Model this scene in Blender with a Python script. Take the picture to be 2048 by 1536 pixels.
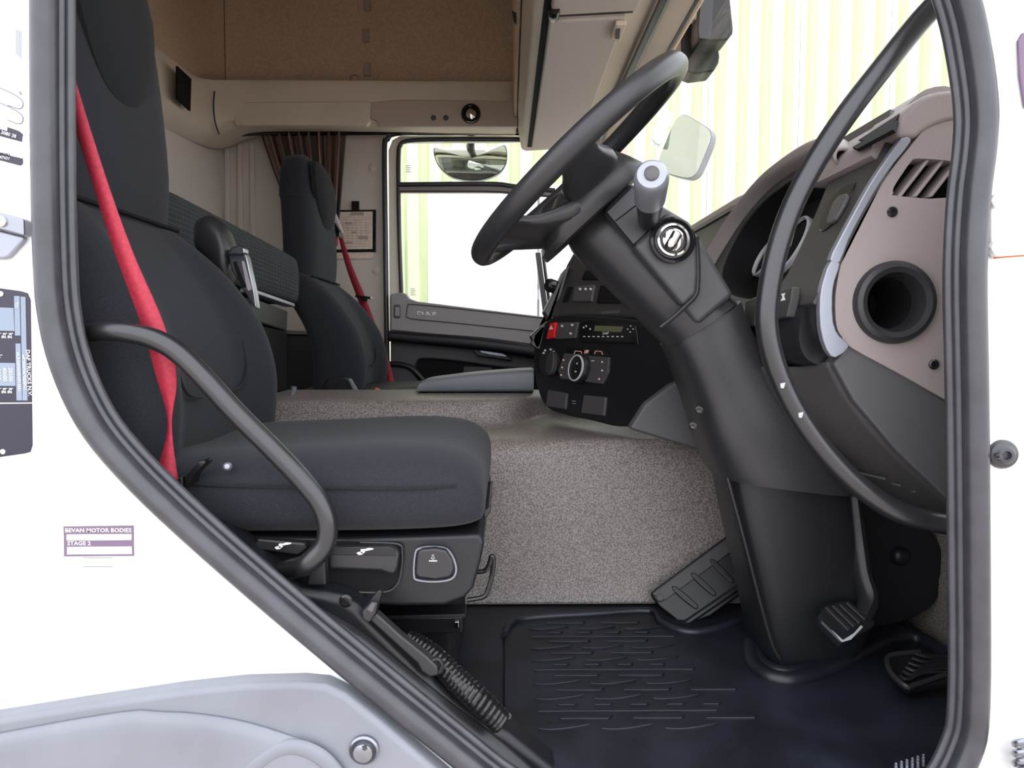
import bpy, bmesh, math, random
from mathutils import Vector, Matrix, Euler
random.seed(7)
for o in list(bpy.data.objects): bpy.data.objects.remove(o)
S = bpy.context.scene
C = S.collection
# ------------------------------------------------------------------ camera
F, CX, CY, VPX, VPY, CZ = 1365.0, 1024.0, 768.0, 1010.0, 680.0, 1.75
phi = math.atan((CY-VPY)/F); th = math.atan((CX-VPX)*math.cos(phi)/F)
cd = bpy.data.cameras.new('camera'); cam = bpy.data.objects.new('camera', cd); C.objects.link(cam)
cam.location = (0, 0, CZ); cam.rotation_euler = (math.pi/2-phi, 0, -th)
cd.sensor_width = 36; cd.lens = F/2048*36; cd.clip_start = .01; cd.clip_end = 300
S.camera = cam
# ------------------------------------------------------------------ sky and exposure
w = bpy.data.worlds.new('sky'); S.world = w; w.use_nodes = True
bg = w.node_tree.nodes['Background']
bg.inputs['Color'].default_value = (.91, .925, 1.0, 1); bg.inputs['Strength'].default_value = 1.0
S.view_settings.view_transform = 'Standard'; S.view_settings.look = 'None'
S.view_settings.exposure = 1.75; S.view_settings.gamma = 1.0; S.view_settings.use_curve_mapping = False

# ------------------------------------------------------------------ helpers
EYE = Vector((0, 0, CZ)); ROT = Euler((math.pi/2-phi, 0, -th)).to_matrix()
def ray(px, py): return ROT @ Vector(((px-CX)/F, -(py-CY)/F, -1.0))
def P(px, py, Y):
    r = ray(px, py); return EYE + r*(Y/r.y)
def R(x, y, z): return Vector((x, y, z+CZ))
class PL:
    def __init__(s, p0, p1, p2):
        s.p = p0.copy(); n = (p1-p0).cross(p2-p0).normalized()
        if n.dot(EYE-p0) < 0: n = -n
        s.n = n
    def at(s, px, py, h=0.0):
        r = ray(px, py); q = s.p+s.n*h
        return EYE + r*((q-EYE).dot(s.n)/r.dot(s.n))
    def axes(s):
        a = s.at(1000, 700); ex = s.at(1001, 700)-a
        ex = (ex-s.n*ex.dot(s.n)).normalized(); ey = s.n.cross(ex)
        return ex, ey
def YP(Y): return PL(P(0, 0, Y), P(2048, 0, Y), P(0, 1536, Y))

def cat(pts, k, closed=False):
    if k <= 1: return [tuple(p) for p in pts]
    n = len(pts); out = []; rng = n if closed else n-1
    for i in range(rng):
        g = (lambda j: pts[j % n]) if closed else (lambda j: pts[min(max(j, 0), n-1)])
        a, b, c, d = g(i-1), g(i), g(i+1), g(i+2)
        for q in range(k):
            t = q/k; t2 = t*t; t3 = t2*t
            out.append(tuple(.5*((2*b[m])+(c[m]-a[m])*t+(2*a[m]-5*b[m]+4*c[m]-d[m])*t2+(3*b[m]-a[m]-3*c[m]+d[m])*t3) for m in range(len(b))))
    if not closed: out.append(tuple(pts[-1]))
    return out

WL = {}
def finish(name, me, mat, par, bev=0, seg=2, solid=0, smooth=40):
    vs = [v.co for v in me.vertices]
    lo = Vector([min(v[i] for v in vs) for i in range(3)]); hi = Vector([max(v[i] for v in vs) for i in range(3)])
    c = (lo+hi)/2; c.z = lo.z
    me.transform(Matrix.Translation(-c))
    if mat: me.materials.append(mat)
    if smooth:
        for p in me.polygons: p.use_smooth = True
        me.set_sharp_from_angle(angle=math.radians(smooth))
    o = bpy.data.objects.new(name, me); C.objects.link(o)
    WL[o.name] = c
    if par: o.parent = par; o.location = c-WL[par.name]
    else: o.location = c
    if solid:
        m = o.modifiers.new('s', 'SOLIDIFY'); m.thickness = solid; m.offset = 0
    if bev:
        m = o.modifiers.new('b', 'BEVEL'); m.width = bev; m.segments = seg; m.limit_method = 'ANGLE'
        m.angle_limit = math.radians(35); m.harden_normals = True
    return o
def tag(o, label=None, cat=None, group=None, kind=None):
    if label: o['label'] = label
    if cat: o['category'] = cat
    if group: o['group'] = group
    if kind: o['kind'] = kind
    return o
ROOTS = []
def thing(name, label, cat, group=None):
    o = bpy.data.objects.new(name, None); C.objects.link(o); o.empty_display_size = .05
    WL[o.name] = Vector((0, 0, 0)); ROOTS.append(o)
    return tag(o, label, cat, group)
def mesh(name, vs, fs, mat, par=None, recalc=True, **k):
    me = bpy.data.meshes.new(name); me.from_pydata([tuple(v) for v in vs], [], fs); me.update()
    if recalc:
        bm = bmesh.new(); bm.from_mesh(me); bmesh.ops.recalc_face_normals(bm, faces=bm.faces); bm.to_mesh(me); bm.free()
    return finish(name, me, mat, par, **k)
def prism3(name, top, d, mat, par=None, bev=.002, **k):
    n = len(top); vs = list(top)+[v+d for v in top]
    fs = [list(range(n)), list(range(2*n-1, n-1, -1))]+[[i, i+n, (i+1) % n+n, (i+1) % n] for i in range(n)]
    return mesh(name, vs, fs, mat, par, bev=bev, **k)
def prism(name, pl, pts, h, back, mat, par=None, bev=.002, sm=0, **k):
    if sm: pts = cat(pts, sm, True)
    return prism3(name, [pl.at(x, y, h) for x, y in pts], -pl.n*(h+back), mat, par, bev, **k)
def rr(x0, y0, x1, y1, r, k=4):
    out = []
    for cx, cy, a in ((x1-r, y0+r, -90), (x1-r, y1-r, 0), (x0+r, y1-r, 90), (x0+r, y0+r, 180)):
        for i in range(k+1):
            t = math.radians(a+90*i/k); out.append((cx+r*math.cos(t), cy+r*math.sin(t)))
    return out
def ell(cx, cy, rx, ry=None, n=24, rot=0):
    ry = ry or rx; c, s = math.cos(rot), math.sin(rot)
    return [(cx+rx*math.cos(t)*c-ry*math.sin(t)*s, cy+rx*math.cos(t)*s+ry*math.sin(t)*c) for t in [2*math.pi*i/n for i in range(n)]]
def rings(name, rg, mat, par=None, cap=True, close=False, **k):
    n = len(rg[0]); vs = [v for r in rg for v in r]; fs = []; m = len(rg)
    for i in range(m if close else m-1):
        a = i*n; b = ((i+1) % m)*n
        for j in range(n): fs.append([a+j, a+(j+1) % n, b+(j+1) % n, b+j])
    if cap and not close: fs += [list(range(n)), list(range((m-1)*n, m*n))]
    return mesh(name, vs, fs, mat, par, **k)
def tube(name, pts, r, mat, par=None, closed=False, k=6, seg=12, flat=None, **kw):
    data = [tuple(p)+((r[i] if isinstance(r, (list, tuple)) else r),) for i, p in enumerate(pts)]
    data = cat(data, k, closed); q = [Vector(d[:3]) for d in data]; rad = [d[3] for d in data]; n = len(q)
    rg = []; up = None
    for i in range(n):
        t = ((q[(i+1) % n]-q[i-1]) if closed else (q[min(i+1, n-1)]-q[max(i-1, 0)])).normalized()
        if up is None:
            up = Vector((0, 1, 0)) if abs(t.y) < .9 else Vector((1, 0, 0))
        up = (up-t*up.dot(t)).normalized(); sd = t.cross(up)
        f = flat or 1
        rg.append([q[i]+(sd*math.cos(a)+up*math.sin(a)*f)*rad[i] for a in [2*math.pi*j/seg for j in range(seg)]])
    return rings(name, rg, mat, par, close=closed, **kw)
def sgp(v, p): return math.copysign(abs(v)**p, v)
def loftpx(name, rows, mat, par=None, n=3, k=5, N=28, axis=Vector((0, 1, 0)), **kw):
    rows = cat(rows, k); rg = []
    for x1, y1, x2, y2, Y, hd in rows:
        a = P(x1, y1, Y); b = P(x2, y2, Y); c = (a+b)/2; e = (b-a)/2
        rg.append([c+e*sgp(math.cos(t), 2/n)+axis*hd*sgp(math.sin(t), 2/n) for t in [2*math.pi*j/N for j in range(N)]])
    return rings(name, rg, mat, par, **kw)
def sheet(name, grid, mat, par=None, th=.004, k=4, uv=False, **kw):
    g = [cat(r, k) for r in grid]; g = list(zip(*[cat(c, k) for c in zip(*g)])); m = len(g); n = len(g[0])
    vs = [v for r in g for v in r]; fs = [[i*n+j, i*n+j+1, (i+1)*n+j+1, (i+1)*n+j] for i in range(m-1) for j in range(n-1)]
    o = mesh(name, vs, fs, mat, par, recalc=False, solid=th, **kw)
    if uv:
        l = o.data.uv_layers.new(name='UVMap')
        for p in o.data.polygons:
            for li, vi in zip(p.loop_indices, p.vertices): l.data[li].uv = ((vi % n)/(n-1), (vi//n)/(m-1))
    return o
def lathe(name, c, axis, prof, mat, par=None, seg=28, **kw):
    ax = axis.normalized(); u = ax.cross(Vector((0, 0, 1)) if abs(ax.z) < .9 else Vector((1, 0, 0))).normalized(); v = ax.cross(u)
    rg = [[c+ax*h+(u*math.cos(t)+v*math.sin(t))*max(r, 1e-5) for t in [2*math.pi*j/seg for j in range(seg)]] for r, h in prof]
    return rings(name, rg, mat, par, **kw)
def box(name, lo, hi, mat, par=None, bev=.004, **k):
    x0, y0, z0 = lo; x1, y1, z1 = hi
    return prism3(name, [R(x0, y0, z0), R(x1, y0, z0), R(x1, y0, z1), R(x0, y0, z1)], Vector((0, y1-y0, 0)), mat, par, bev, **k)
def plate(name, outer, holes, Y0, Y1, mat, par=None, tf=None, bev=0):
    """flat plate with holes; outlines are (x, z) relative to the eye, extruded from Y0 to Y1 (or mapped by tf)"""
    cu = bpy.data.curves.new(name, 'CURVE'); cu.dimensions = '2D'; cu.fill_mode = 'BOTH'; cu.extrude = abs(Y1-Y0)/2
    for pts in [outer]+list(holes):
        sp = cu.splines.new('POLY'); sp.points.add(len(pts)-1); sp.use_cyclic_u = True
        for i, (x, z) in enumerate(pts): sp.points[i].co = (x, z, 0, 1)
    t = bpy.data.objects.new('tmp', cu); C.objects.link(t)
    dg = bpy.context.evaluated_depsgraph_get(); me = bpy.data.meshes.new_from_object(t.evaluated_get(dg))
    bpy.data.objects.remove(t)
    bm = bmesh.new(); bm.from_mesh(me); bmesh.ops.remove_doubles(bm, verts=bm.verts, dist=1e-6)
    ym = (Y0+Y1)/2
    for v in bm.verts:
        v.co = tf(*v.co) if tf else Vector((v.co.x, ym+v.co.z, v.co.y+CZ))
    bmesh.ops.recalc_face_normals(bm, faces=bm.faces); bm.to_mesh(me); bm.free(); me.materials.clear()
    return finish(name, me, mat, par, bev=bev)
FONT = None
def text(name, s, pl, px, py, hpx, mat, par, ang=0, wide=1.0, h=.001, align='CENTER', dep=.0004, bold=0):
    cu = bpy.data.curves.new(name, 'FONT'); cu.body = s; cu.align_x = align; cu.align_y = 'CENTER'; cu.size = 1
    cu.resolution_u = 2; cu.offset = bold
    t = bpy.data.objects.new('tmp', cu); C.objects.link(t)
    dg = bpy.context.evaluated_depsgraph_get(); me = bpy.data.meshes.new_from_object(t.evaluated_get(dg)); bpy.data.objects.remove(t)
    o = pl.at(px, py, h); ex, ey = pl.axes()
    sc = (pl.at(px, py+hpx, h)-o).length/.72
    ca, sa = math.cos(math.radians(ang)), math.sin(math.radians(ang))
    bm = bmesh.new(); bm.from_mesh(me)
    e = bmesh.ops.extrude_face_region(bm, geom=bm.faces[:])
    top = [g for g in e['geom'] if isinstance(g, bmesh.types.BMVert)]
    for v in top: v.co.z = dep/sc
    for v in bm.verts:
        x, y, z = v.co.x*wide, v.co.y, v.co.z
        v.co = o+(ex*(x*ca-y*sa)+ey*(x*sa+y*ca))*sc+pl.n*z*sc
    bm.to_mesh(me); bm.free(); me.materials.clear()
    return finish(name, me, mat, par, smooth=0)
def dup(o, par, delta, name=None):
    c = o.copy(); C.objects.link(c); c.parent = par; WL[c.name] = WL[o.name]+delta
    c.location = WL[c.name]-(WL[par.name] if par else Vector((0, 0, 0))); return c

# ------------------------------------------------------------------ materials
def lin(c): return tuple(((v/255)/12.92 if v/255 <= .04045 else ((v/255+.055)/1.055)**2.4) for v in c)+(1,)
def mat(name, col, rough=.5, metal=0, spec=.5, ns=0, namt=.15, bs=0, bamt=.1, col2=None, coat=0, emit=0, sheen=0, stretch=None):
    m = bpy.data.materials.new(name); m.use_nodes = True; nt = m.node_tree; b = nt.nodes['Principled BSDF']
    c = col if len(col) == 4 else tuple(col)+(1,)
    b.inputs['Base Color'].default_value = c; b.inputs['Roughness'].default_value = rough; b.inputs['Metallic'].default_value = metal
    b.inputs['Specular IOR Level'].default_value = spec; b.inputs['Coat Weight'].default_value = coat; b.inputs['Sheen Weight'].default_value = sheen
    if emit: b.inputs['Emission Color'].default_value = c; b.inputs['Emission Strength'].default_value = emit
    if ns or bs:
        tc = nt.nodes.new('ShaderNodeTexCoord'); src = tc.outputs['Object']
        if stretch:
            mp = nt.nodes.new('ShaderNodeMapping'); mp.inputs['Scale'].default_value = stretch; nt.links.new(src, mp.inputs[0]); src = mp.outputs[0]
    if ns:
        n = nt.nodes.new('ShaderNodeTexNoise'); n.inputs['Scale'].default_value = ns; n.inputs['Detail'].default_value = 4; nt.links.new(src, n.inputs['Vector'])
        r = nt.nodes.new('ShaderNodeValToRGB'); r.color_ramp.elements[0].position = .38; r.color_ramp.elements[1].position = .62
        c2 = col2 or tuple(min(v*(1+namt*2), 1) for v in c[:3])+(1,)
        r.color_ramp.elements[0].color = c if col2 else tuple(v*(1-namt) for v in c[:3])+(1,); r.color_ramp.elements[1].color = c2
        nt.links.new(n.outputs[0], r.inputs[0]); nt.links.new(r.outputs[0], b.inputs['Base Color'])
    if bs:
        n = nt.nodes.new('ShaderNodeTexNoise'); n.inputs['Scale'].default_value = bs; n.inputs['Detail'].default_value = 2; nt.links.new(src, n.inputs['Vector'])
        u = nt.nodes.new('ShaderNodeBump'); u.inputs['Strength'].default_value = bamt; u.inputs['Distance'].default_value = .002
        nt.links.new(n.outputs[0], u.inputs['Height']); nt.links.new(u.outputs[0], b.inputs['Normal'])
    return m
def glass(name, tint, refl=.06):
    m = bpy.data.materials.new(name); m.use_nodes = True; nt = m.node_tree; nt.nodes.remove(nt.nodes['Principled BSDF'])
    t = nt.nodes.new('ShaderNodeBsdfTransparent'); t.inputs[0].default_value = tuple(tint)+(1,)
    g = nt.nodes.new('ShaderNodeBsdfGlossy'); g.inputs['Roughness'].default_value = .02
    x = nt.nodes.new('ShaderNodeMixShader'); x.inputs[0].default_value = refl
    nt.links.new(t.outputs[0], x.inputs[1]); nt.links.new(g.outputs[0], x.inputs[2]); nt.links.new(x.outputs[0], nt.nodes['Material Output'].inputs[0])
    return m
M = dict(
 paint=mat('white_paint', (.86, .86, .84), .3, coat=.4),
 rubber=mat('seal_rubber', (.036, .036, .043), .34, spec=.65, ns=30, namt=.1),
 greyplastic=mat('grey_exterior_plastic', (.185, .195, .22), .4, ns=6, namt=.06, bs=500, bamt=.05),
 black=mat('black_plastic', (.011, .0115, .014), .4, spec=.42, bs=900, bamt=.05),
 blacksoft=mat('soft_black_plastic', (.022, .022, .024), .38, spec=.5, bs=700, bamt=.08),
 gloss=mat('gloss_black', (.01, .01, .011), .15, spec=.5),
 matte=mat('matte_black', (.008, .008, .009), .8, spec=.2),
 fabric=mat('charcoal_fabric', (.020, .0212, .026), .9, spec=.15, ns=1400, namt=.25, bs=900, bamt=.2, sheen=.08),
 fabric2=mat('insert_fabric', (.015, .016, .017), .9, spec=.15, ns=1400, namt=.2, bs=700, bamt=.25, sheen=.05),
 belt=mat('red_webbing', (.36, .018, .04), .6, ns=200, namt=.1, bs=1200, bamt=.2),
 beige=mat('beige_trim', (.72, .62, .50), .6, bs=400, bamt=.05, ns=3, namt=.04),
 headlining=mat('headlining', (.64, .475, .33), .85, ns=120, namt=.06, bs=300, bamt=.1),
 pillar=mat('pillar_trim', (.70, .63, .56), .6, bs=400, bamt=.05),
 dashbeige=mat('dash_beige', (.30, .255, .245), .5, spec=.45, bs=350, bamt=.18),
 dashgrey=mat('dash_dark_grey', (.046, .044, .0435), .5, bs=500, bamt=.15),
 kneegrey=mat('knee_grey', (.085, .084, .088), .5, bs=500, bamt=.15),
 doorgrey=mat('door_grey', (.36, .33, .33), .55, bs=400, bamt=.08),
 doordark=mat('door_dark', (.085, .08, .082), .5, bs=400, bamt=.08),
 silver=mat('silver_trim', (.30, .315, .36), .32, metal=.5),
 chrome=mat('chrome', (.72, .70, .68), .12, metal=1),
 steel=mat('grey_steel', (.27, .28, .31), .3, metal=.9),
 trayblue=mat('tray_grey', (.17, .175, .195), .5, bs=500, bamt=.08),
 red=mat('hazard_red', (.75, .02, .02), .35),
 white=mat('white_print', (.85, .85, .85), .6),
 amber=mat('lit_print', (.9, .5, .4), .6, emit=.12),
 lcd=mat('lcd', (.16, .17, .09), .35),
 paper=mat('paper', (.8, .66, .54), .5, ns=60, namt=.06),
 ink=mat('ink_grey', (.45, .36, .30), .6),
 platetxt=mat('plate_blue', (.22, .27, .34), .4),
 platenavy=mat('plate_black', (.02, .018, .035), .3),
 sticker=mat('sticker_ink', (.16, .11, .17), .5),
 wall=mat('cream_green_metal', (.64, .645, .51), .5, ns=1.5, namt=.04),
 wallrib=mat('cream_green_rib', (.50, .58, .33), .5, ns=1.5, namt=.04),
 mirror=mat('mirror_glass', (.56, .63, .59), .03, metal=1),
 ground=mat('yard', (.46, .41, .365), .9, ns=3, namt=.2),
 grass=mat('grass', (.10, .16, .05), .9, ns=30, namt=.4),
 mat=mat('mat_rubber', (.010, .012, .018), .42, spec=.5, ns=8, namt=.3, bs=200, bamt=.1),
 doormat=mat('locker_door', (.62, .55, .48), .6, bs=400, bamt=.05),
 shroud=mat('column_grey', (.05, .051, .055), .42, bs=600, bamt=.1),
 cluster=mat('cluster_black', (.012, .011, .010), .6, spec=.2),
 bar=mat('handle_coating', (.014, .0142, .0165), .3, spec=.75, bs=300, bamt=.03),
 brush=mat('pale_metal_ring', (.62, .62, .64), .4),
 lampbeige=mat('lamp_panel_beige', (.54, .44, .36), .5, bs=400, bamt=.05),
 frame=mat('cream_frame', (.90, .84, .70), .4),
 rust=mat('rust', (.35, .12, .05), .9),
 chip=mat('chipped_grey', (.4, .4, .42), .7),
)
# vinyl of the tunnel: fine mottled grain
def vinyl():
    m = mat('tunnel_vinyl', (.28, .25, .23), .45, spec=.5); nt = m.node_tree; b = nt.nodes['Principled BSDF']
    tc = nt.nodes.new('ShaderNodeTexCoord'); n = nt.nodes.new('ShaderNodeTexNoise'); n.inputs['Scale'].default_value = 330; n.inputs['Detail'].default_value = 1.5
    nt.links.new(tc.outputs['Object'], n.inputs['Vector'])
    r = nt.nodes.new('ShaderNodeValToRGB'); r.color_ramp.elements[0].position = .44; r.color_ramp.elements[1].position = .56
    r.color_ramp.elements[0].color = (.135, .115, .103, 1); r.color_ramp.elements[1].color = (.29, .252, .23, 1)
    nt.links.new(n.outputs[0], r.inputs[0]); nt.links.new(r.outputs[0], b.inputs['Base Color'])
    u = nt.nodes.new('ShaderNodeBump'); u.inputs['Strength'].default_value = .25; u.inputs['Distance'].default_value = .001
    nt.links.new(n.outputs[0], u.inputs['Height']); nt.links.new(u.outputs[0], b.inputs['Normal']); return m
M['vinyl'] = vinyl()
def stripes():
    m = mat('curtain_stripes', (.1, .08, .07), .9); nt = m.node_tree; b = nt.nodes['Principled BSDF']
    uv = nt.nodes.new('ShaderNodeUVMap'); sx = nt.nodes.new('ShaderNodeSeparateXYZ'); nt.links.new(uv.outputs[0], sx.inputs[0])
    mu = nt.nodes.new('ShaderNodeMath'); mu.operation = 'MULTIPLY'; mu.inputs[1].default_value = 14; nt.links.new(sx.outputs[0], mu.inputs[0])
    fr = nt.nodes.new('ShaderNodeMath'); fr.operation = 'FRACT'; nt.links.new(mu.outputs[0], fr.inputs[0])
    r = nt.nodes.new('ShaderNodeValToRGB'); r.color_ramp.interpolation = 'CONSTANT'
    e = r.color_ramp.elements; e[0].position = 0; e[0].color = (.13, .105, .095, 1); e[1].position = .4; e[1].color = (.62, .24, .13, 1)
    for p, c in ((.55, (.14, .115, .105, 1)), (.75, (.34, .26, .22, 1)), (.82, (.12, .10, .09, 1))):
        x = e.new(p); x.color = c
    nt.links.new(fr.outputs[0], r.inputs[0]); nt.links.new(r.outputs[0], b.inputs['Base Color']); return m
M['curtain'] = stripes()
def dashes():
    m = mat('dashed_fabric', (.03, .036, .04), .9); nt = m.node_tree; b = nt.nodes['Principled BSDF']
    uv = nt.nodes.new('ShaderNodeUVMap'); br = nt.nodes.new('ShaderNodeTexBrick'); br.inputs['Scale'].default_value = 1
    br.inputs['Color1'].default_value = (.026, .03, .033, 1); br.inputs['Color2'].default_value = (.03, .036, .039, 1); br.inputs['Mortar'].default_value = (.03, .034, .037, 1)
    br.inputs['Brick Width'].default_value = .035; br.inputs['Row Height'].default_value = .05; br.inputs['Mortar Size'].default_value = 0
    nt.links.new(uv.outputs[0], br.inputs['Vector'])
    sx = nt.nodes.new('ShaderNodeSeparateXYZ'); nt.links.new(uv.outputs[0], sx.inputs[0])
    def fr(out, k):
        a = nt.nodes.new('ShaderNodeMath'); a.operation = 'MULTIPLY'; a.inputs[1].default_value = k; nt.links.new(out, a.inputs[0])
        f = nt.nodes.new('ShaderNodeMath'); f.operation = 'FRACT'; nt.links.new(a.outputs[0], f.inputs[0]); return f.outputs[0]
    def lt(out, v):
        a = nt.nodes.new('ShaderNodeMath'); a.operation = 'LESS_THAN'; a.inputs[1].default_value = v; nt.links.new(out, a.inputs[0]); return a.outputs[0]
    a = lt(fr(sx.outputs[0], 72), .5); c = lt(fr(sx.outputs[1], 34), .16)
    mm = nt.nodes.new('ShaderNodeMath'); mm.operation = 'MULTIPLY'; nt.links.new(a, mm.inputs[0]); nt.links.new(c, mm.inputs[1])
    mx = nt.nodes.new('ShaderNodeMix'); mx.data_type = 'RGBA'; nt.links.new(mm.outputs[0], mx.inputs[0]); nt.links.new(br.outputs[0], mx.inputs[6]); mx.inputs[7].default_value = (.09, .105, .10, 1)
    nt.links.new(mx.outputs[2], b.inputs['Base Color']); return m
M['dashed'] = dashes()
M['winglass'] = glass('side_glass', (.945, .96, .94)); M['screen'] = glass('windscreen_glass', (.97, .978, .97), .04)

# ------------------------------------------------------------------ outside: yard, building, trailer
tag(prism3('ground', [Vector((-40, -40, 0)), Vector((40, -40, 0)), Vector((40, 40, 0)), Vector((-40, 40, 0))], Vector((0, 0, -.2)), M['ground'], bev=0), 'grey yard ground around the truck', 'ground', kind='structure')
YW = 7.2
bld = thing('metal_building', 'pale yellow green ribbed metal building wall beyond the cab', 'building')
pitch = .235; x0 = -2.6; per = 4
for i in range(10):
    xs = x0+i*pitch*per
    p = prism3('sheet_panel', [Vector((xs+.002, YW, .0)), Vector((xs+pitch*per-.002, YW, .0)), Vector((xs+pitch*per-.002, YW, 5.6)), Vector((xs+.002, YW, 5.6))], Vector((0, .03, 0)), M['wall'], bld, bev=0) if i == 0 else dup(first, bld, Vector((i*pitch*per, 0, 0)))
    if i == 0: first = p
for i in range(40):
    xs = x0+(i+.5)*pitch
    if i == 0:
        pr = [(-.055, .0), (-.03, -.035), (.03, -.035), (.055, 0)]
        rib0 = prism3('rib', [Vector((xs+a, YW+b, 0)) for a, b in pr], Vector((0, 0, 5.6)), M['wallrib'], bld, bev=0)
    else: dup(rib0, bld, Vector((i*pitch, 0, 0)))
tr = thing('box_trailer', 'white box trailer parked outside the passenger window', 'trailer')
box('body', (-.60, 5.3, -1.1), (1.12, 6.8, 1.2), M['paint'], tr, bev=.06, seg=3)
box('door_seam', (.25, 5.292, -1.0), (.265, 5.31, 1.1), M['greyplastic'], tr, bev=0)
box('chassis', (-.5, 5.4, -1.3), (1.0, 6.7, -1.1), M['black'], tr)
for x in (-.5, 1.02):
    for y in (5.8, 6.3): lathe('wheel', R(x-.08, y, -1.45), Vector((1, 0, 0)), [(.05, 0), (.2, 0), (.3, .02), (.3, .14), (.2, .16), (.05, .16)], M['rubber'], tr, seg=20)

# ------------------------------------------------------------------ cab shell
def xz(px, py, Y):
    v = P(px, py, Y); return (v.x, v.z-CZ)
YN = .76
opening = [(100, -800), (98, -300), (97, 0), (98, 300), (102, 500), (110, 620), (135, 730), (185, 840), (260, 935), (380, 1052), (560, 1210), (740, 1360), (900, 1490), (1010, 1575), (1120, 1625), (1300, 1645), (1600, 1648), (1790, 1640), (1875, 1590), (1928, 1500), (1945, 1400), (1945, 1100), (1942, 800), (1938, 550), (1945, 400), (1957, 300), (1960, 220), (1948, 120), (1925, 10), (1880, -110), (1780, -330), (1650, -580), (1520, -790), (1400, -900), (1200, -935), (600, -940), (250, -930), (140, -890)]
osm = cat(opening, 4, True)
oxz = [xz(x, y, YN) for x, y in osm]
outer = [(-1.25, -1.0), (.98, -1.0), (.98, .2), (.80, .28), (.52, .77), (.50, 1.72), (-1.25, 1.72)]
tag(plate('wall_right', outer, [oxz], YN, YN+.012, M['paint'], bev=0), kind='structure')
tag(box('wall_back', (-1.26, .773, -.7), (-1.2, 2.95, 1.72), M['pillar'], bev=0), kind='structure')
tag(box('ceiling', (-1.26, .76, 1.70), (.55, 3.0, 1.76), M['headlining'], bev=0), kind='structure')
tag(box('floor', (-1.2, .773, -.60), (.80, 2.95, -.53), M['mat'], bev=0), kind='structure')
tag(box('wall_front', (.76, .773, -.6), (.82, 2.95, .27), M['vinyl'], bev=0), kind='structure')
# header above the windscreen
tag(box('trim_1', (.40, .773, .775), (.46, 2.95, 1.70), M['headlining'], bev=.01), kind='structure')
# passenger side wall with its door opening
YF = 2.95
fo = [(768, 500), (766, 300), (768, 282), (778, 268), (795, 262), (1000, 262), (1120, 262), (1175, 275), (1215, 340), (1250, 480), (1262, 600), (1262, 930), (772, 930), (770, 700)]
foxz = [xz(x, y, YF) for x, y in fo]
outl = [(-1.2, -.6), (.8, -.6), (.8, .28), (.52, .77), (.50, 1.70), (-1.2, 1.70)]
wl = tag(plate('wall_left', outl, [foxz], YF, YF+.06, M['pillar'], bev=0), kind='structure')
LX = [(-1.19, 1.2), (-1.19, 2.5), (-1.185, 2.7), (-1.16, 2.83), (-1.08, 2.895), (-.8, 2.9), (-.3, 2.9), (.45, 2.9)]
up = sheet('upper_lining', [[R(x, y, z) for x, y in LX] for z in (.95, 1.2, 1.69)], M['headlining'], wl, th=.008, k=3)
tube('lining_seam', [P(447, -150, 2.80), P(448, 0, 2.80), P(451, 176, 2.80)], .0016, M['dashgrey'], wl, k=2, seg=6)
pl9 = YP(2.89); plf = YP(YF)
for x, y in ((462, 163), (710, 160)): lathe('screw_cap', pl9.at(x, y), -Vector((0, 1, 0)), [(.0, .012), (.012, .012), (.022, .002), (.024, -.006)], M['headlining'], wl, seg=16)
for x, y in ((733, 8), (731, 70), (734, 138)): prism('clip', pl9, [(x-7, y-13), (x+6, y-13), (x+7, y+13), (x-6, y+13)], .006, .004, M['ink'], wl, bev=.001)
for x, y in ((745, 336), (752, 541), (436, 340)):
    if x > 500: lathe('screw_cap', plf.at(x, y), -Vector((0, 1, 0)), [(.0, .008), (.010, .007), (.018, .002), (.019, -.004)], M['pillar'], wl, seg=16)
# ribs pressed in the wall beside the bunk
for x in (452, 478, 503): prism('wall_rib', plf, [(x-5, 285), (x+5, 285), (x+7, 560), (x-3, 560)], .012, .003, M['pillar'], wl, bev=.006)

# windscreen
ws = [[R(.47, .84, .775), R(.50, 1.3, .775), R(.51, 1.9, .775), R(.50, 2.5, .775), R(.47, 2.92, .775)], [R(.62, .84, .52), R(.65, 1.3, .52), R(.66, 1.9, .52), R(.65, 2.5, .52), R(.62, 2.92, .52)], [R(.77, .84, .27), R(.80, 1.3, .27), R(.81, 1.9, .27), R(.80, 2.5, .27), R(.77, 2.92, .27)]]
wsg = tag(sheet('window_1', ws, M['screen'], th=.006), kind='structure')
tube('screen_gasket', [R(.36, .85, .765), R(.36, 1.3, .765), R(.36, 1.9, .765), R(.362, 2.4, .768), R(.38, 2.75, .775)], .012, M['rubber'], wsg, k=3)
tube('screen_edge', [R(.437, .9, .77), R(.437, 1.8, .77), R(.437, 2.5, .77), R(.44, 2.75, .765), R(.475, 2.86, .72), R(.56, 2.87, .58), R(.70, 2.87, .36)], .006, M['rubber'], wsg, k=4)
prism3('header_lining', [R(.37, .85, .776), R(.437, .85, .768), R(.437, 2.82, .768), R(.37, 2.82, .776)], Vector((0, 0, .02)), M['beige'], wsg, bev=.003)
prism3('pillar_trim', [R(.40, 2.85, .775), R(.46, 2.85, .745), R(.70, 2.85, .34), R(.62, 2.85, .28), R(.50, 2.85, .45), R(.42, 2.85, .66)], Vector((0, .06, 0)), M['beige'], wsg, bev=.006)
pls = YP(2.84)
ld = prism('tax_label', pls, [(1231, 300), (1250, 266), (1256, 270), (1237, 304)], .002, .001, M['paper'], wsg, bev=0)
for i in range(4): prism('print_line', pls, [(1237+i*2.2, 296-i*6), (1247+i*2.2, 293-i*6), (1247+i*2.2, 291-i*6), (1237+i*2.2, 294-i*6)], .003, 0, M['ink'], ld, bev=0)
hl = prism('height_label', pls, [(1215, 350), (1262, 308), (1273, 322), (1228, 362)], .002, .001, M['paper'], wsg, bev=0)
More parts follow.
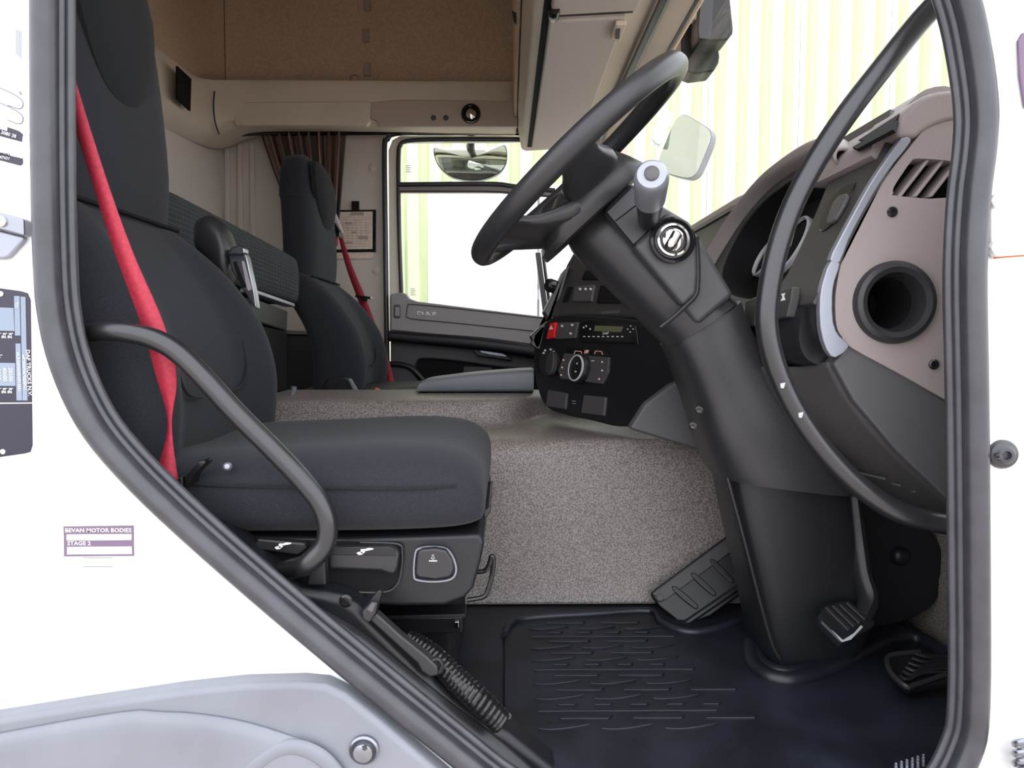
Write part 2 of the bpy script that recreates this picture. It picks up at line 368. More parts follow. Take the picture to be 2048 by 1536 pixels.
text('print', '3.00', pls, 1252, 332, 10, M['dashgrey'], hl, ang=40, h=.003)

# driver's door seal
seal = thing('door_seal', 'thick grey black rubber seal around the open door frame', 'seal')
def inset(pts, d):
    n = len(pts); out = []
    ar = sum(pts[i][0]*pts[(i+1) % n][1]-pts[(i+1) % n][0]*pts[i][1] for i in range(n))
    s = 1 if ar > 0 else -1
    for i in range(n):
        a = pts[i-1]; b = pts[(i+1) % n]; tx, tz = b[0]-a[0], b[1]-a[1]; L = math.hypot(tx, tz) or 1
        out.append((pts[i][0]-tz/L*d*s, pts[i][1]+tx/L*d*s))
    return out
def loop(d, Y): return [R(x, Y, z) for x, z in inset(oxz, d)]
tube('bulb', loop(.0, .752), .0128, M['rubber'], seal, closed=True, k=1, seg=14)
tube('bead', loop(.0105, .764), .0055, M['rubber'], seal, closed=True, k=1, seg=10)
tube('inner_lip', loop(.0185, .768), .0052, M['rubber'], seal, closed=True, k=1, seg=10)
tube('carrier', loop(.009, .776), .006, M['matte'], seal, closed=True, k=1, seg=8)
pn = YP(YN); psl = YP(.744)

# ------------------------------------------------------------------ outer wing, stickers and hinge details
wa = thing('wheel_arch_panel', 'grey plastic wing panel below the white side', 'panel')
prism('panel', YP(.735), [(-700, 1560), (-350, 1490), (0, 1437), (150, 1413), (350, 1383), (480, 1369), (600, 1366), (650, 1371), (690, 1390), (760, 1445), (850, 1522), (990, 1640), (990, 1700), (-700, 1700)], 0, .03, M['greyplastic'], wa, bev=.008, seg=3)
sheet('raised_field', [[YP(.735).at(x, y, h) for x, y in r] for r, h in (([(-690, 1600), (150, 1440), (330, 1425), (470, 1440), (590, 1475), (640, 1500), (760, 1640)], .0), ([(-690, 1620), (150, 1465), (320, 1450), (460, 1465), (570, 1500), (615, 1530), (710, 1640)], .007), ([(-690, 1660), (150, 1560), (300, 1540), (430, 1540), (540, 1570), (580, 1600), (640, 1680)], .007), ([(-690, 1690), (100, 1690), (250, 1690), (350, 1690), (430, 1690), (520, 1690), (600, 1695)], .006))], M['greyplastic'], wa, th=.004, k=4)
tube('hoop', [YP(.735).at(x, y, .006) for x, y in ((470, 1640), (490, 1560), (530, 1515), (580, 1494), (630, 1506), (668, 1540), (700, 1600))], .009, M['greyplastic'], wa, flat=.6)
sc = lathe('bolt', YP(.735).at(729, 1497), -Vector((0, 1, 0)), [(.0165, -.002), (.0165, .004), (.0145, .006), (.0125, .003), (.0115, .004), (.0105, .010), (.006, .012), (0, .012)], M['steel'], wa, seg=24)
prism('torx_recess', YP(.722), [(729+6*math.cos(i*math.pi/6)*(1 if i % 2 else .6), 1497+6*math.sin(i*math.pi/6)*(1 if i % 2 else .6)) for i in range(12)], .0006, .001, M['dashgrey'], sc, bev=0)
for x, y, r in ((500, 1366, 5), (488, 1370, 3), (440, 1374, 4), (415, 1376, 3), (380, 1380, 3)): prism('rust_spot', YP(.7595), ell(x, y, r, r*.6, 8), .0004, .002, M['rust'], wa, bev=0)

bs = thing('body_sticker', 'small sticker reading BEVAN MOTOR BODIES STAGE 2 on white panel', 'sticker')
prism('backing', pn, [(127, 1053), (267, 1051), (268, 1112), (128, 1113)], .0006, .0004, M['sticker'], bs, bev=0)
for q in ([(133, 1069), (263, 1068), (263, 1080), (133, 1081)], [(134, 1094), (263, 1093), (264, 1108), (134, 1109)]): prism('blank_field', pn, q, .0009, .0002, M['white'], bs, bev=0)
text('print', 'BEVAN MOTOR BODIES', pn, 197, 1061, 8, M['white'], bs, h=.0007, wide=1.1, bold=.015)
text('print', 'STAGE 2', pn, 135, 1087, 8, M['white'], bs, h=.0007, align='LEFT', wide=1.1, bold=.015)
for y in (1115, 1133): prism('rule_line', pn, [(166, y), (225, y), (225, y+1), (166, y+1)], .0004, .0004, M['sticker'], bs, bev=0)

tp = thing('type_plate', 'black manufacturer plate with DAF TRUCKS lettering on white pillar', 'plate')
prism('plate', pn, [(-75, 566), (40, 582), (54, 586), (60, 600), (64, 890), (60, 904), (50, 907), (-75, 925)], .0012, .0005, M['platenavy'], tp, bev=.0004)
for q in ([(-60, 592), (39, 592), (40, 672), (28, 672), (28, 664), (-60, 660)][:0] or [(28, 592), (39, 592), (41, 671), (30, 671)], [(41, 593), (51, 594), (55, 801), (45, 801)], [(31, 687), (41, 687), (44, 801), (33, 801)], [(-60, 612), (27, 616), (29, 662), (-60, 660)], [(-60, 725), (30, 726), (31, 772), (-60, 771)]): prism('data_field', pn, q, .0016, .0001, M['platetxt'], tp, bev=0)
text('print', 'DAF TRUCKS N.V.', pn, 58, 746, 7.5, M['white'], tp, ang=-90, h=.0014, wide=1.12, bold=.015)
text('print', 'e4*2007/46*0208*11', pn, 49, 745, 6, M['white'], tp, ang=-90, h=.0018)
text('print', 'XLRAEM4100G914561', pn, 38, 744, 6, M['white'], tp, ang=-90, h=.0018)
text('print', 'TD', pn, 34, 610, 6, M['white'], tp, ang=-90, h=.0018)
for x, s in ((22, '20500'), (10, '40000'), (-2, '9000')): text('print', s, pn, x, 749, 8, M['white'], tp, ang=-90, h=.0018)
for x in (22, 10, -2):
    text('print', 'kg', pn, x, 671, 9, M['white'], tp, ang=-90, h=.0014); text('print', 'kg', pn, x, 781, 9, M['white'], tp, ang=-90, h=.0014)
text('print', '1-', pn, 1, 712, 8, M['white'], tp, ang=-90, h=.0014)
prism('rule_line', pn, [(-75, 806), (63, 805), (63, 807), (-75, 808)], .0015, 0, M['white'], tp, bev=0)
for x, y in ((4, 588), (8, 903)): lathe('rivet', pn.at(x, y), -Vector((0, 1, 0)), [(.0032, 0), (.003, .002), (.0015, .0028), (0, .003)], M['chrome'], tp, seg=14)

ls = thing('loading_sticker', 'white information sticker with dark bands at top of pillar', 'sticker')
prism('backing', pn, [(-60, 235), (40, 262), (45, 268), (45, 326), (40, 331), (-60, 305)], .0006, .0004, M['white'], ls, bev=0)
prism('dark_band', pn, [(15, 254), (38, 262), (45, 268), (44, 284), (-60, 256), (-60, 240), (14, 262)], .0008, .0001, M['platenavy'], ls, bev=0)
prism('dark_band', pn, [(-60, 292), (45, 317), (45, 327), (40, 331), (-60, 305)], .0008, .0001, M['platenavy'], ls, bev=0)
text('print', '0 3080 38', pn, 14, 268, 7, M['white'], ls, ang=-16, h=.001); text('print', '00497', pn, 10, 309, 6, M['platenavy'], ls, ang=-10, h=.001); text('print', '47431', pn, 10, 316, 6, M['white'], ls, ang=-10, h=.001)
for dy in (0, 30): tube('outline', [pn.at(x, y+dy, .0006) for x, y in ((-60, 156), (0, 176), (30, 190), (43, 200), (46, 208), (43, 216), (34, 217), (15, 210))], .0004, M['sticker'], ls, k=4, seg=6)
text('print', '39', pn, 40, 186, 6, M['sticker'], ls, ang=-70, h=.0006)
for i in range(4): prism('print_line', pn, [(32+i*3, 58+i*1.5), (33+i*3, 58+i*1.5), (33+i*3, 108+i*3), (32+i*3, 108+i*3)], .0004, .0002, M['platetxt'], ls, bev=0)

st = thing('door_striker', 'bright metal door striker at the left edge of the pillar', 'striker')
prism('bracket', pn, [(-70, 410), (0, 425), (47, 438), (48, 472), (0, 459), (-70, 448)], .012, 0, M['steel'], st, bev=.002)
prism('base', pn, [(-70, 452), (0, 461), (48, 473), (46, 482), (18, 514), (8, 518), (-70, 518)], .007, 0, M['silver'], st, bev=.003)
lathe('rivet', pn.at(3, 443, .012), -Vector((0, 1, 0)), [(.006, 0), (.006, .002), (.003, .004), (.0028, .001), (0, .001)], M['chrome'], st, seg=16)

wr = bpy.data.objects['wall_right']
hg = prism('hinge', pn, [(1980, 372), (2120, 372), (2120, 512), (2060, 514), (1985, 518)], .006, 0, M['paint'], wr, bev=.003)
for y in (401, 496): prism('bolt', pn, [(1999+16*math.cos(i*math.pi/3), y+16*math.sin(i*math.pi/3)) for i in range(6)], .014, -.004, M['paint'], hg, bev=.002)
prism('rust_streak', pn, [(1988, 514), (2120, 504), (2120, 507), (1990, 517)], .0066, -.005, M['rust'], hg, bev=0)
bf = thing('door_buffer', 'round black rubber door buffer on the white front pillar', 'buffer')
lathe('cup', pn.at(2003, 908), Vector((-.12, -1, .0)), [(.0165, 0), (.0165, .003), (.0145, .006), (.011, .007), (.0085, .010), (.005, .0105), (.0045, .006), (0, .006)], M['rubber'], bf, seg=28)
lathe('pin', pn.at(1994, 910, .006), Vector((-.5, -1, .0)), [(.0028, 0), (.0026, .014), (.001, .017), (0, .0172)], M['blacksoft'], bf, seg=12)
sp = thing('check_strap_spring', 'coiled steel check spring at bottom right corner', 'spring')
tube('coil', [pn.at(2047+18*math.cos(t), 1478+t*3.1, .02+.012*math.sin(t)) for t in [i*.5 for i in range(52)]], .0035, M['steel'], sp, k=2, seg=8)
dc = tag(prism('door_cushion', YP(.755), [(2037, 80), (2046, 64), (2120, 60), (2120, 225), (2050, 215), (2040, 150)], 0, .004, M['sticker'], bev=.004), 'lavender grey pad at right frame edge of the open door', 'pad')

# ------------------------------------------------------------------ floor mat, tunnel, sill
mt = thing('floor_mat', 'black moulded rubber floor mat with raised leaf tread', 'floor mat')
FZ = -.53
plfl = PL(R(0, 1, FZ), R(1, 1, FZ), R(0, 2, FZ))
ol = [(1005, 1640), (1008, 1262), (1020, 1245), (1050, 1228), (1300, 1212), (1320, 1240), (1375, 1262), (1480, 1240), (1620, 1190), (1800, 1230), (1900, 1330), (1960, 1420), (1990, 1640)]
slab = prism('slab', plfl, ol, .006, 0, M['mat'], mt, bev=.003)
tube('raised_border', [plfl.at(x, y, .008) for x, y in ((1010, 1270), (1018, 1252), (1050, 1237), (1180, 1228), (1300, 1222), (1325, 1247), (1375, 1264), (1430, 1258), (1485, 1238))], .007, M['mat'], mt, k=4)
tube('raised_collar', [plfl.at(x, y, .008) for x, y in ((1500, 1290), (1505, 1325), (1535, 1352), (1585, 1360), (1650, 1342), (1740, 1298), (1800, 1275), (1850, 1282), (1900, 1318))], .013, M['mat'], mt, k=4)
tube('raised_collar', [plfl.at(x, y, .008) for x, y in ((1515, 1290), (1520, 1318), (1545, 1338), (1585, 1345), (1650, 1326), (1740, 1282), (1800, 1259))], .010, M['mat'], mt, k=4)
# leaf treads: one mesh per style, copied in regular rows
TL = ((.070, .015), (.075, .009), (.030, .006), (.26, .007))
def tread(kind):
    L, Wd = TL[kind]
    if kind == 0: pts = cat([(-L/2, -Wd*.45), (-L*.1, -Wd*.5), (L/2, Wd*.25), (L*.42, Wd*.5), (0, Wd*.45), (-L*.42, 0)], 3, True)
    else: pts = [(-L/2, -Wd/2), (L/2-.006, -Wd/2), (L/2, Wd/2), (-L/2+.006, Wd/2)]
    return prism3('tread', [R(x, 1.0+y, FZ+.0088) for x, y in pts], Vector((0, 0, -.006)), M['mat'], mt, bev=.0012, seg=1)
proto = {}; yy = .885; nrow = 0
while yy < 1.235:
    kd = (0, 1, 3, 2, 0, 1)[nrow % 6]; L, Wd = TL[kd]; gap = (.016, .026, .022, .03)[kd]
    yy += Wd/2; xx = .045+L/2+(.03 if nrow % 2 and kd != 3 else 0); xmax = .36 if yy < 1.03 else .30
    while xx+L/2 < xmax+(.02 if kd == 3 else 0):
        d = Vector((xx, yy-1.0, 0))
        if kd not in proto:
            o = tread(kd); proto[kd] = o; base = WL[o.name].copy(); o['b'] = 0
            proto[kd] = (o, base); del o['b']; WL[o.name] = base+d; o.location = WL[o.name]
        else:
            o0, base = proto[kd]; c = o0.copy(); C.objects.link(c); c.parent = mt; WL[c.name] = base+d; c.location = WL[c.name]
        xx += L+gap
    yy += Wd/2+.010; nrow += 1

tn = thing('engine_tunnel', 'stepped engine tunnel covered in mottled grey beige vinyl', 'tunnel')
def trow(x): # profile across the cab at a given x (relative), from floor up and over
    b = min(max(0, x-.05), .2); g = min(max((x+.02)/.12, 0), 1)*.21
    return [R(x, 1.335, -.528), R(x, 1.345, -.50), R(x, 1.36+b*.02, -.42), R(x, 1.375+b*.03, -.32), R(x, 1.39+b*.05, -.235+b*.05), R(x, 1.42+b*.05, -.212+b*.02), R(x, 1.50+g*.5, -.212+b*.02), R(x, 1.57+g, -.207+b*.02), R(x, 1.60+g, -.185), R(x, 1.615+g, -.158), R(x, 1.65+g, -.147), R(x, 1.89, -.146), R(x, 1.92, -.146), R(x, 1.945, -.17), R(x, 1.95, -.3), R(x, 1.95, -.528)]
sheet('cover', [trow(x) for x in (-.76, -.6, -.4, -.3, -.15, 0, .1, .2, .3, .4, .56)], M['vinyl'], tn, th=.01, k=3)
tag(tn.children[0] if tn.children else tn)
ct = tag(loftpx('centre_tray', [(836, 781, 836, 780, 1.84, .03), (838, 781, 840, 770, 1.86, .06), (852, 781, 854, 757, 1.88, .075), (900, 781, 900, 750, 1.88, .08), (960, 781, 960, 743, 1.88, .08), (1040, 781, 1040, 737, 1.88, .08), (1065, 781, 1065, 736, 1.88, .08)], M['trayblue'], n=6, k=4), 'smooth blue grey moulded tray beside the centre console', 'tray')

sl = thing('door_sill', 'black plastic inner sill trim below the driver seat', 'sill')
psi = YP(.80)
prism('sill_trim', psi, [(420, 1040), (520, 1120), (600, 1178), (680, 1192), (715, 1212), (745, 1245), (800, 1300), (870, 1368), (960, 1436), (1020, 1470), (1110, 1540), (1200, 1640), (900, 1640), (600, 1390), (420, 1230)], .0, .05, M['black'], sl, bev=.012, seg=3)
sheet('sill_roll', [[psi.at(x, y, h) for x, y in r] for r, h in (([(642, 1218), (720, 1262), (800, 1325), (900, 1405), (1000, 1480), (1090, 1560)], .0), ([(630, 1224), (705, 1275), (785, 1342), (885, 1424), (985, 1505), (1075, 1590)], .012), ([(615, 1232), (690, 1292), (765, 1358), (865, 1440), (965, 1525), (1050, 1600)], .004))], M['blacksoft'], sl, th=.004)
lathe('screw', psi.at(692, 1201, .001), -Vector((0, 1, 0)), [(.008, 0), (.008, .002), (.005, .003), (.0045, .001), (0, .001)], M['gloss'], sl, seg=14)
box('step_edge', (.05, .79, -.58), (.56, .83, -.534), M['black'], sl, bev=.008)
for i in range(3):
    for j in range(6):
        q = plfl.at(1792+j*11, 1531-j*3.5+i*6, .012); box_r = q-Vector((0, 0, CZ))
        lathe('grip_stud', q, Vector((0, 0, 1)), [(.002, -.004), (.0015, .003), (0, .004)], M['silver'], sl, seg=6)

# ------------------------------------------------------------------ seats
def seat_ring(z, xf, bol, wv, xb, Yc, N=44):
    xc = (xf+xb)/2; hx = (xf-xb)/2; out = []
    for j in range(N):
        t = 2*math.pi*j/N; cx, sy = sgp(math.cos(t), .55), sgp(math.sin(t), .55)
        x = xc+hx*cx; y = wv*sy
        if cx > 0:
            a = abs(sy); g = min(max((a-.42)/.38, 0), 1); g = g*g*(3-2*g); x += bol*g*min(1, cx*1.6)
        out.append(R(x, Yc+y, z))
    return out
def seat(name, label, Yc, ztop, first):
    s = thing(name, label, 'seat')
    lo = [(-.24, -.48, .03, .225), (-.20, -.465, .04, .238), (-.12, -.455, .045, .238), (-.05, -.455, .045, .238), (.03, -.475, .042, .235), (.11, -.52, .034, .225), (.165, -.56, .02, .20), (.2, -.595, .008, .18)]
    rings('backrest', [seat_ring(z, xf, b, wv, xf-.13, Yc) for z, xf, b, wv in cat(lo, 3)], M['fabric'], s)
    k = (ztop-.2)/.5
    hi = [(.165, -.592, 0, .165), (.185, -.578, .0, .172), (.28, -.572, .002, .172), (.42, -.578, .0, .168), (.2+.31*k, -.585, 0, .156), (.2+.4*k, -.597, 0, .132), (.2+.47*k, -.614, 0, .09), (.2+.5*k, -.632, 0, .03)]
    ub = rings('upper_backrest', [seat_ring(z, xf, b, wv, xf-.11*min(1, .35+wv*4.2), Yc) for z, xf, b, wv in cat(hi, 3)], M['fabric'], s)
    # padded head insert
    zc = (.355+ztop-.02)/2; hz = (ztop-.02-.355)/2; g = []
    for r in [0, .25, .5, .7, .85, .95, 1.0, 1.03]:
        row = []
        for j in range(36):
            t = 2*math.pi*j/36; y = .112*r*sgp(math.cos(t), .8); z = zc+hz*r*sgp(math.sin(t), .8)
            y *= 1-.25*max(0, (zc-z)/hz)
            lean = -.574-.035*max(0, (z-.42)/.2)**2
            row.append(R(lean+.016*(1-r**4)-(.012 if r > 1 else 0), Yc+y, z))
        g.append(row)
    rings('head_insert', g, M['fabric2'], ub, cap=False)
    tube('fold_seam', [R(-.5785+.004*(1-abs(t)), Yc+.168*t, .192) for t in (-1, -.8, -.4, 0, .4, .8, 1)], .0035, M['matte'], s, k=3, seg=6)
    # seam of the centre panel
    for sy in (-1, 1):
        tube('seam', [R(x, Yc+sy*y, z) for x, y, z in ((-.572, .10, .175), (-.518, .125, .11), (-.468, .13, .03), (-.448, .125, -.04), (-.446, .10, -.075), (-.448, .05, -.085))], .0022, M['fabric2'], s, k=4, seg=6)
    cr = []
    for x, wv, zt, zb in cat([(-.52, .19, -.16, -.24), (-.50, .225, -.148, -.248), (-.42, .237, -.143, -.252), (-.30, .24, -.138, -.252), (-.18, .24, -.132, -.252), (-.10, .238, -.134, -.25), (-.055, .232, -.145, -.246), (-.032, .22, -.165, -.238), (-.026, .2, -.185, -.226)], 3):
        zc = (zt+zb)/2; h2 = (zt-zb)/2; row = []
        for j in range(40):
            t = 2*math.pi*j/40; cy, sz = sgp(math.cos(t), .5), sgp(math.sin(t), .55)
            dip = -.012*max(0, 1-(cy/.7)**2) if sz > .5 else 0
            row.append(R(x, Yc+wv*cy, zc+h2*sz+dip))
        cr.append(row)
    cu = rings('cushion', cr, M['fabric'], s)
    for sy in (-1, 1): tube('piping', [R(x, Yc+sy*(.2365+d), z) for x, d, z in ((-.47, -.01, -.166), (-.38, .002, -.174), (-.25, .004, -.178), (-.12, .003, -.180), (-.06, -.004, -.178))], .0022, M['fabric2'], cu, k=4, seg=6)
    return s
ds = seat('driver_chair', 'large charcoal fabric driver seat with red belt in the foreground', 1.06, .70, True)
psb = YP(.842)
bse = prism('base_cover', psb, [(430, 1072), (700, 1076), (960, 1068), (969, 1085), (962, 1120), (946, 1178), (930, 1196), (890, 1212), (800, 1214), (640, 1202), (430, 1150)], 0, .42, M['black'], ds, bev=.01, seg=3)
psb2 = YP(.84)
lv = prism('lever', psb2, [(514, 1078), (610, 1086), (612, 1100), (596, 1112), (504, 1098)], .014, 0, M['blacksoft'], ds, bev=.003)
lv2 = prism('lever', psb2, [(655, 1094), (780, 1092), (792, 1096), (798, 1108), (795, 1135), (788, 1152), (778, 1150), (760, 1144), (655, 1140)], .014, 0, M['blacksoft'], ds, bev=.005)
prism('top_face', psb2, [(662, 1094), (778, 1093), (790, 1098), (792, 1112), (662, 1110)], .0155, -.012, M['black'], lv2, bev=.001)
prism('lever_recess', psb2, [(470, 1076), (800, 1087), (808, 1110), (800, 1160), (770, 1183), (560, 1178), (470, 1130)], .001, .001, M['matte'], bse, bev=0)
tube('recess_lip', [psb2.at(x, y, .002) for x, y in ((620, 1182), (700, 1184), (770, 1184), (795, 1168), (803, 1135), (804, 1105), (795, 1088), (720, 1085))], .0018, M['blacksoft'], bse, k=4, seg=8)
bt = prism('height_button', psb2, [(834, 1106), (842, 1099), (870, 1097), (892, 1101), (904, 1120), (908, 1140), (900, 1155), (870, 1160), (836, 1156), (830, 1148)], .012, 0, M['blacksoft'], ds, bev=.004)
tube('button_rim', [psb2.at(x, y, .002) for x, y in ((828, 1150), (831, 1106), (842, 1096), (870, 1094), (894, 1099), (908, 1120), (912, 1142), (902, 1158), (870, 1163), (836, 1160))], .0016, M['silver'], bt, closed=True, k=3, seg=6)
text('symbol', '\u21E9', psb2, 866, 1115, 10, M['white'], bt, h=.0125)
prism('symbol_bar', psb2, [(858, 1121), (874, 1121), (874, 1123), (858, 1123)], .0128, -.012, M['white'], bt, bev=0)
for l, x, y in ((lv, 563, 1091), (lv2, 727, 1102)):
    for q in ([(-14, 4), (-10, 2), (-2, 2), (-2, 7), (-10, 8)], [(-6, -3), (0, -4), (3, 2), (-2, 6), (-5, 4)], [(0, -3), (10, -6), (20, -5), (19, -3), (4, 0)]): prism('symbol', psb2, [(x+a, y+b) for a, b in q], .0162, -.0150, M['white'], l, bev=0)
rl = YP(.90)
prism('rail', rl, [(740, 1238), (924, 1234), (924, 1266), (740, 1270)], 0, .03, M['gloss'], ds, bev=.002)
prism('rail_lip', rl, [(740, 1233), (930, 1228), (930, 1236), (740, 1241)], .006, .03, M['black'], ds, bev=.001)
prism('rail_catch', rl, [(909, 1244), (918, 1243), (918, 1256), (909, 1257)], .004, 0, M['chrome'], ds, bev=.001)
box('pedestal', (-.5, .95, -.53), (-.075, 1.26, -.33), M['matte'], ds, bev=.01)
tube('height_bar', [psb.at(x, y, -.03) for x, y in ((945, 1144), (968, 1142), (978, 1130), (983, 1112), (987, 1122), (984, 1150), (976, 1180), (966, 1194), (935, 1200))], .0032, M['gloss'], ds, k=5, seg=8)
prism('front_flap', psb, [(966, 1020), (980, 1012), (982, 1022), (975, 1034), (966, 1040)], -.03, .2, M['blacksoft'], ds, bev=.003)
# folded armrest on the inner side
ar = loftpx('armrest', [(395, 470, 402, 440, 1.34, .02), (398, 500, 425, 432, 1.34, .032), (425, 530, 452, 452, 1.34, .035), (448, 556, 466, 484, 1.34, .035), (458, 575, 474, 508, 1.34, .025)], M['blacksoft'], ds, n=2.6)
pa = YP(1.302)
prism('hinge_bracket', pa, [(455, 505), (462, 493), (478, 490), (488, 494), (490, 508), (494, 514), (510, 588), (514, 618), (505, 612), (480, 570), (462, 540)], 0, .02, M['steel'], ar, bev=.003)
prism('bracket_cap', pa, [(456, 512), (462, 496), (476, 491), (488, 495), (490, 507), (478, 510), (468, 508)], .012, .01, M['steel'], ar, bev=.003)
prism('bracket_slot', pa, [(466, 525), (472, 522), (492, 574), (487, 576), (476, 556)], .0012, .001, M['matte'], ar, bev=0)
prism('bracket_groove', pa, [(483, 522), (488, 522), (503, 578), (498, 582), (494, 578)], .0012, .001, M['doorgrey'], ar, bev=0)
bk = prism('release_clip', YP(.815), [(370, 952), (396, 923), (408, 920), (412, 926), (388, 950), (380, 972), (372, 974)], .01, .012, M['gloss'], ds, bev=.003)
lathe('side_button', YP(.825).at(455, 933), Vector((.35, -1, .2)), [(.0055, 0), (.005, .006), (.003, .009), (0, .0095)], M['silver'], ds, seg=14)
ib = thing('seat_belt_buckle', 'red topped belt buckle between driver seat and tunnel', 'buckle')
prism('housing', YP(1.32), [(575, 872), (590, 866), (598, 870), (598, 905), (575, 905)], 0, .03, M['black'], ib, bev=.004)
prism('release_button', YP(1.32), [(577, 872), (588, 867), (597, 870), (596, 874), (578, 876)], .002, .02, M['red'], ib, bev=.002)

ps = seat('passenger_chair', 'charcoal fabric passenger seat at the far window', 2.24, .585, False)
prism('recliner_cover', YP(2.0), [(640, 800), (645, 770), (655, 755), (690, 752), (700, 760), (722, 800)], 0, .03, M['black'], ps, bev=.006)
prism('recliner_lever', YP(1.99), [(694, 756), (702, 758), (726, 800), (714, 800)], .004, .01, M['trayblue'], ps, bev=.003)
prism('base_cover', YP(2.02), [(600, 778), (985, 778), (985, 990), (600, 990)], 0, .4, M['black'], ps, bev=.01)

def ribbon(name, L, Rr, mat_, par):
    """webbing: left and right edges as (px, py, depth) lists"""
    L = cat(L, 6); Rr = cat(Rr, 6)
    vs = [P(*a) for a in L]+[P(*a) for a in Rr]; n = len(L)
    return mesh(name, vs, [[i, i+1, n+i+1, n+i] for i in range(n-1)], mat_, par, recalc=False, solid=.0016)
b1 = thing('driver_seat_belt', 'wide red seat belt hanging along the driver seat side', 'seat belt')
ribbon('webbing', [(132, 110, .811), (140, 215, .811), (186, 370, .811), (228, 500, .811), (283, 650, .811), (312, 750, .811), (336, 845, .813), (318, 930, .811), (312, 960, .811)], [(134, 105, .811), (178, 250, .811), (222, 385, .811), (268, 510, .811), (328, 650, .811), (353, 755, .808), (343, 845, .808), (352, 930, .813), (362, 985, .813)], M['belt'], b1)
prism('anchor', YP(.808), [(350, 962), (363, 952), (365, 962), (364, 984), (354, 986)], .004, .006, M['black'], b1, bev=.002)
b2 = thing('passenger_seat_belt', 'narrow bright red seat belt beside the passenger seat', 'seat belt')
ribbon('webbing', [(676, 468, 2.56), (691, 530, 2.56), (716, 600, 2.56), (742, 665, 2.56), (762, 720, 2.56), (768, 772, 2.54)], [(683, 466, 2.55), (704, 530, 2.55), (733, 600, 2.55), (758, 668, 2.55), (777, 720, 2.55), (789, 766, 2.53)], M['belt'], b2)
ribbon('webbing', [(667, 470, 2.5), (667, 480, 2.5), (672, 492, 2.5)], [(673, 470, 2.5), (675, 482, 2.5), (675, 492, 2.5)], M['belt'], b2)
prism('guide_loop', YP(2.5), [(661, 444), (668, 443), (674, 452), (680, 462), (680, 476), (672, 470), (664, 458)], .01, .03, M['gloss'], b2, bev=.004)
prism('guide_cover', YP(2.52), [(655, 410), (668, 425), (680, 455), (684, 466), (672, 460), (660, 440)], .0, .05, M['doorgrey'], b2, bev=.005)
bk2 = prism('buckle', YP(1.962), [(745, 790), (750, 778), (775, 790), (770, 800), (745, 800)], 0, .03, M['doorgrey'], b2, bev=.003)
prism('release_button', YP(1.962), [(750, 776), (777, 788), (775, 791), (749, 780)], .001, .02, M['red'], bk2, bev=.001)
pen = thing('pen', 'black pen clipped to the passenger seat belt', 'pen')
tube('barrel', [P(711, 592, 2.535), P(726, 594, 2.535), P(741, 596, 2.535)], .0045, M['gloss'], pen, k=1, seg=10)
tube('tip', [P(741, 596, 2.535), P(747, 597, 2.535)], [.004, .0012], M['white'], pen, k=1, seg=8)
prism('pocket_clip', YP(2.53), [(719, 593), (735, 595), (734, 603), (722, 602)], .002, .004, M['gloss'], pen, bev=.001)

# ------------------------------------------------------------------ folded middle seat / bunk backrest between the seats
bn = thing('folding_bunk', 'folded bunk cushion in dashed grey fabric between the seats', 'bunk')
tl, trr, br_, bl = (335, 372), (606, 518), (607, 606), (335, 530)
fr = []
for (a, b, sh) in ((0.0, 0, .035), (.06, .0, .008), (.3, .0, 0), (.6, 0, 0), (.92, 0, .004), (1.0, 0, .03)):
    row = []
    for t, sx in ((0, .03), (.03, .005), (.25, 0), (.5, 0), (.75, 0), (.97, .005), (1, .03)):
        x = (tl[0]*(1-t)+trr[0]*t)*(1-a)+(bl[0]*(1-t)+br_[0]*t)*a; y = (tl[1]*(1-t)+trr[1]*t)*(1-a)+(bl[1]*(1-t)+br_[1]*t)*a
        q = P(x, y, 1.40+.5*t); row.append(q-Vector((sh+sx, 0, 0)))
    fr.append(row)
fr = [[v-Vector((.14, 0, .01)) for v in fr[0]], [v-Vector((.05, 0, 0)) for v in fr[0]]]+fr+[[v-Vector((.14, 0, 0)) for v in fr[-1]]]
sheet('cushion', fr, M['dashed'], bn, th=.006, k=3, uv=True)
prism3('frame_bar', [P(505, 577, 1.60), P(590, 607, 1.88), P(590, 614, 1.88), P(505, 585, 1.60)], Vector((-.03, 0, .0)), M['silver'], bn, bev=.002)
bb = thing('void_filler', 'long black box added to darken the void behind the seats', 'filler')
box('case', (-1.17, 1.3, -.53), (-.78, 2.9, .02), M['matte'], bb, bev=.01)  # added black bunk base, keeps the void behind the seats dark
box('filler_edge', (-.80, 1.32, .02), (-.77, 2.88, .035), M['dashgrey'], bb, bev=.003)
bx = thing('storage_box', 'dark storage box face under the folded bunk cushion', 'box')
prism3('front', [P(505, 595, 1.62), P(576, 622, 1.90), P(574, 662, 1.90), P(505, 640, 1.62)], Vector((-.10, 0, 0)), M['dashgrey'], bx, bev=.004)
prism3('body', [P(470, 640, 1.5), P(574, 663, 1.91), P(574, 780, 1.91), P(470, 796, 1.5)], Vector((-.10, 0, 0)), M['matte'], bx, bev=.004)
lr = thing('tilt_lever', 'small dark lever behind the driver seat on tunnel', 'lever')
tube('stem', [P(584, 800, 1.75), P(585, 782, 1.75)], .006, M['trayblue'], lr, k=1, seg=8)
tube('cap', [P(587, 782, 1.75), P(588, 773, 1.75)], .007, M['trayblue'], lr, k=1, seg=8)

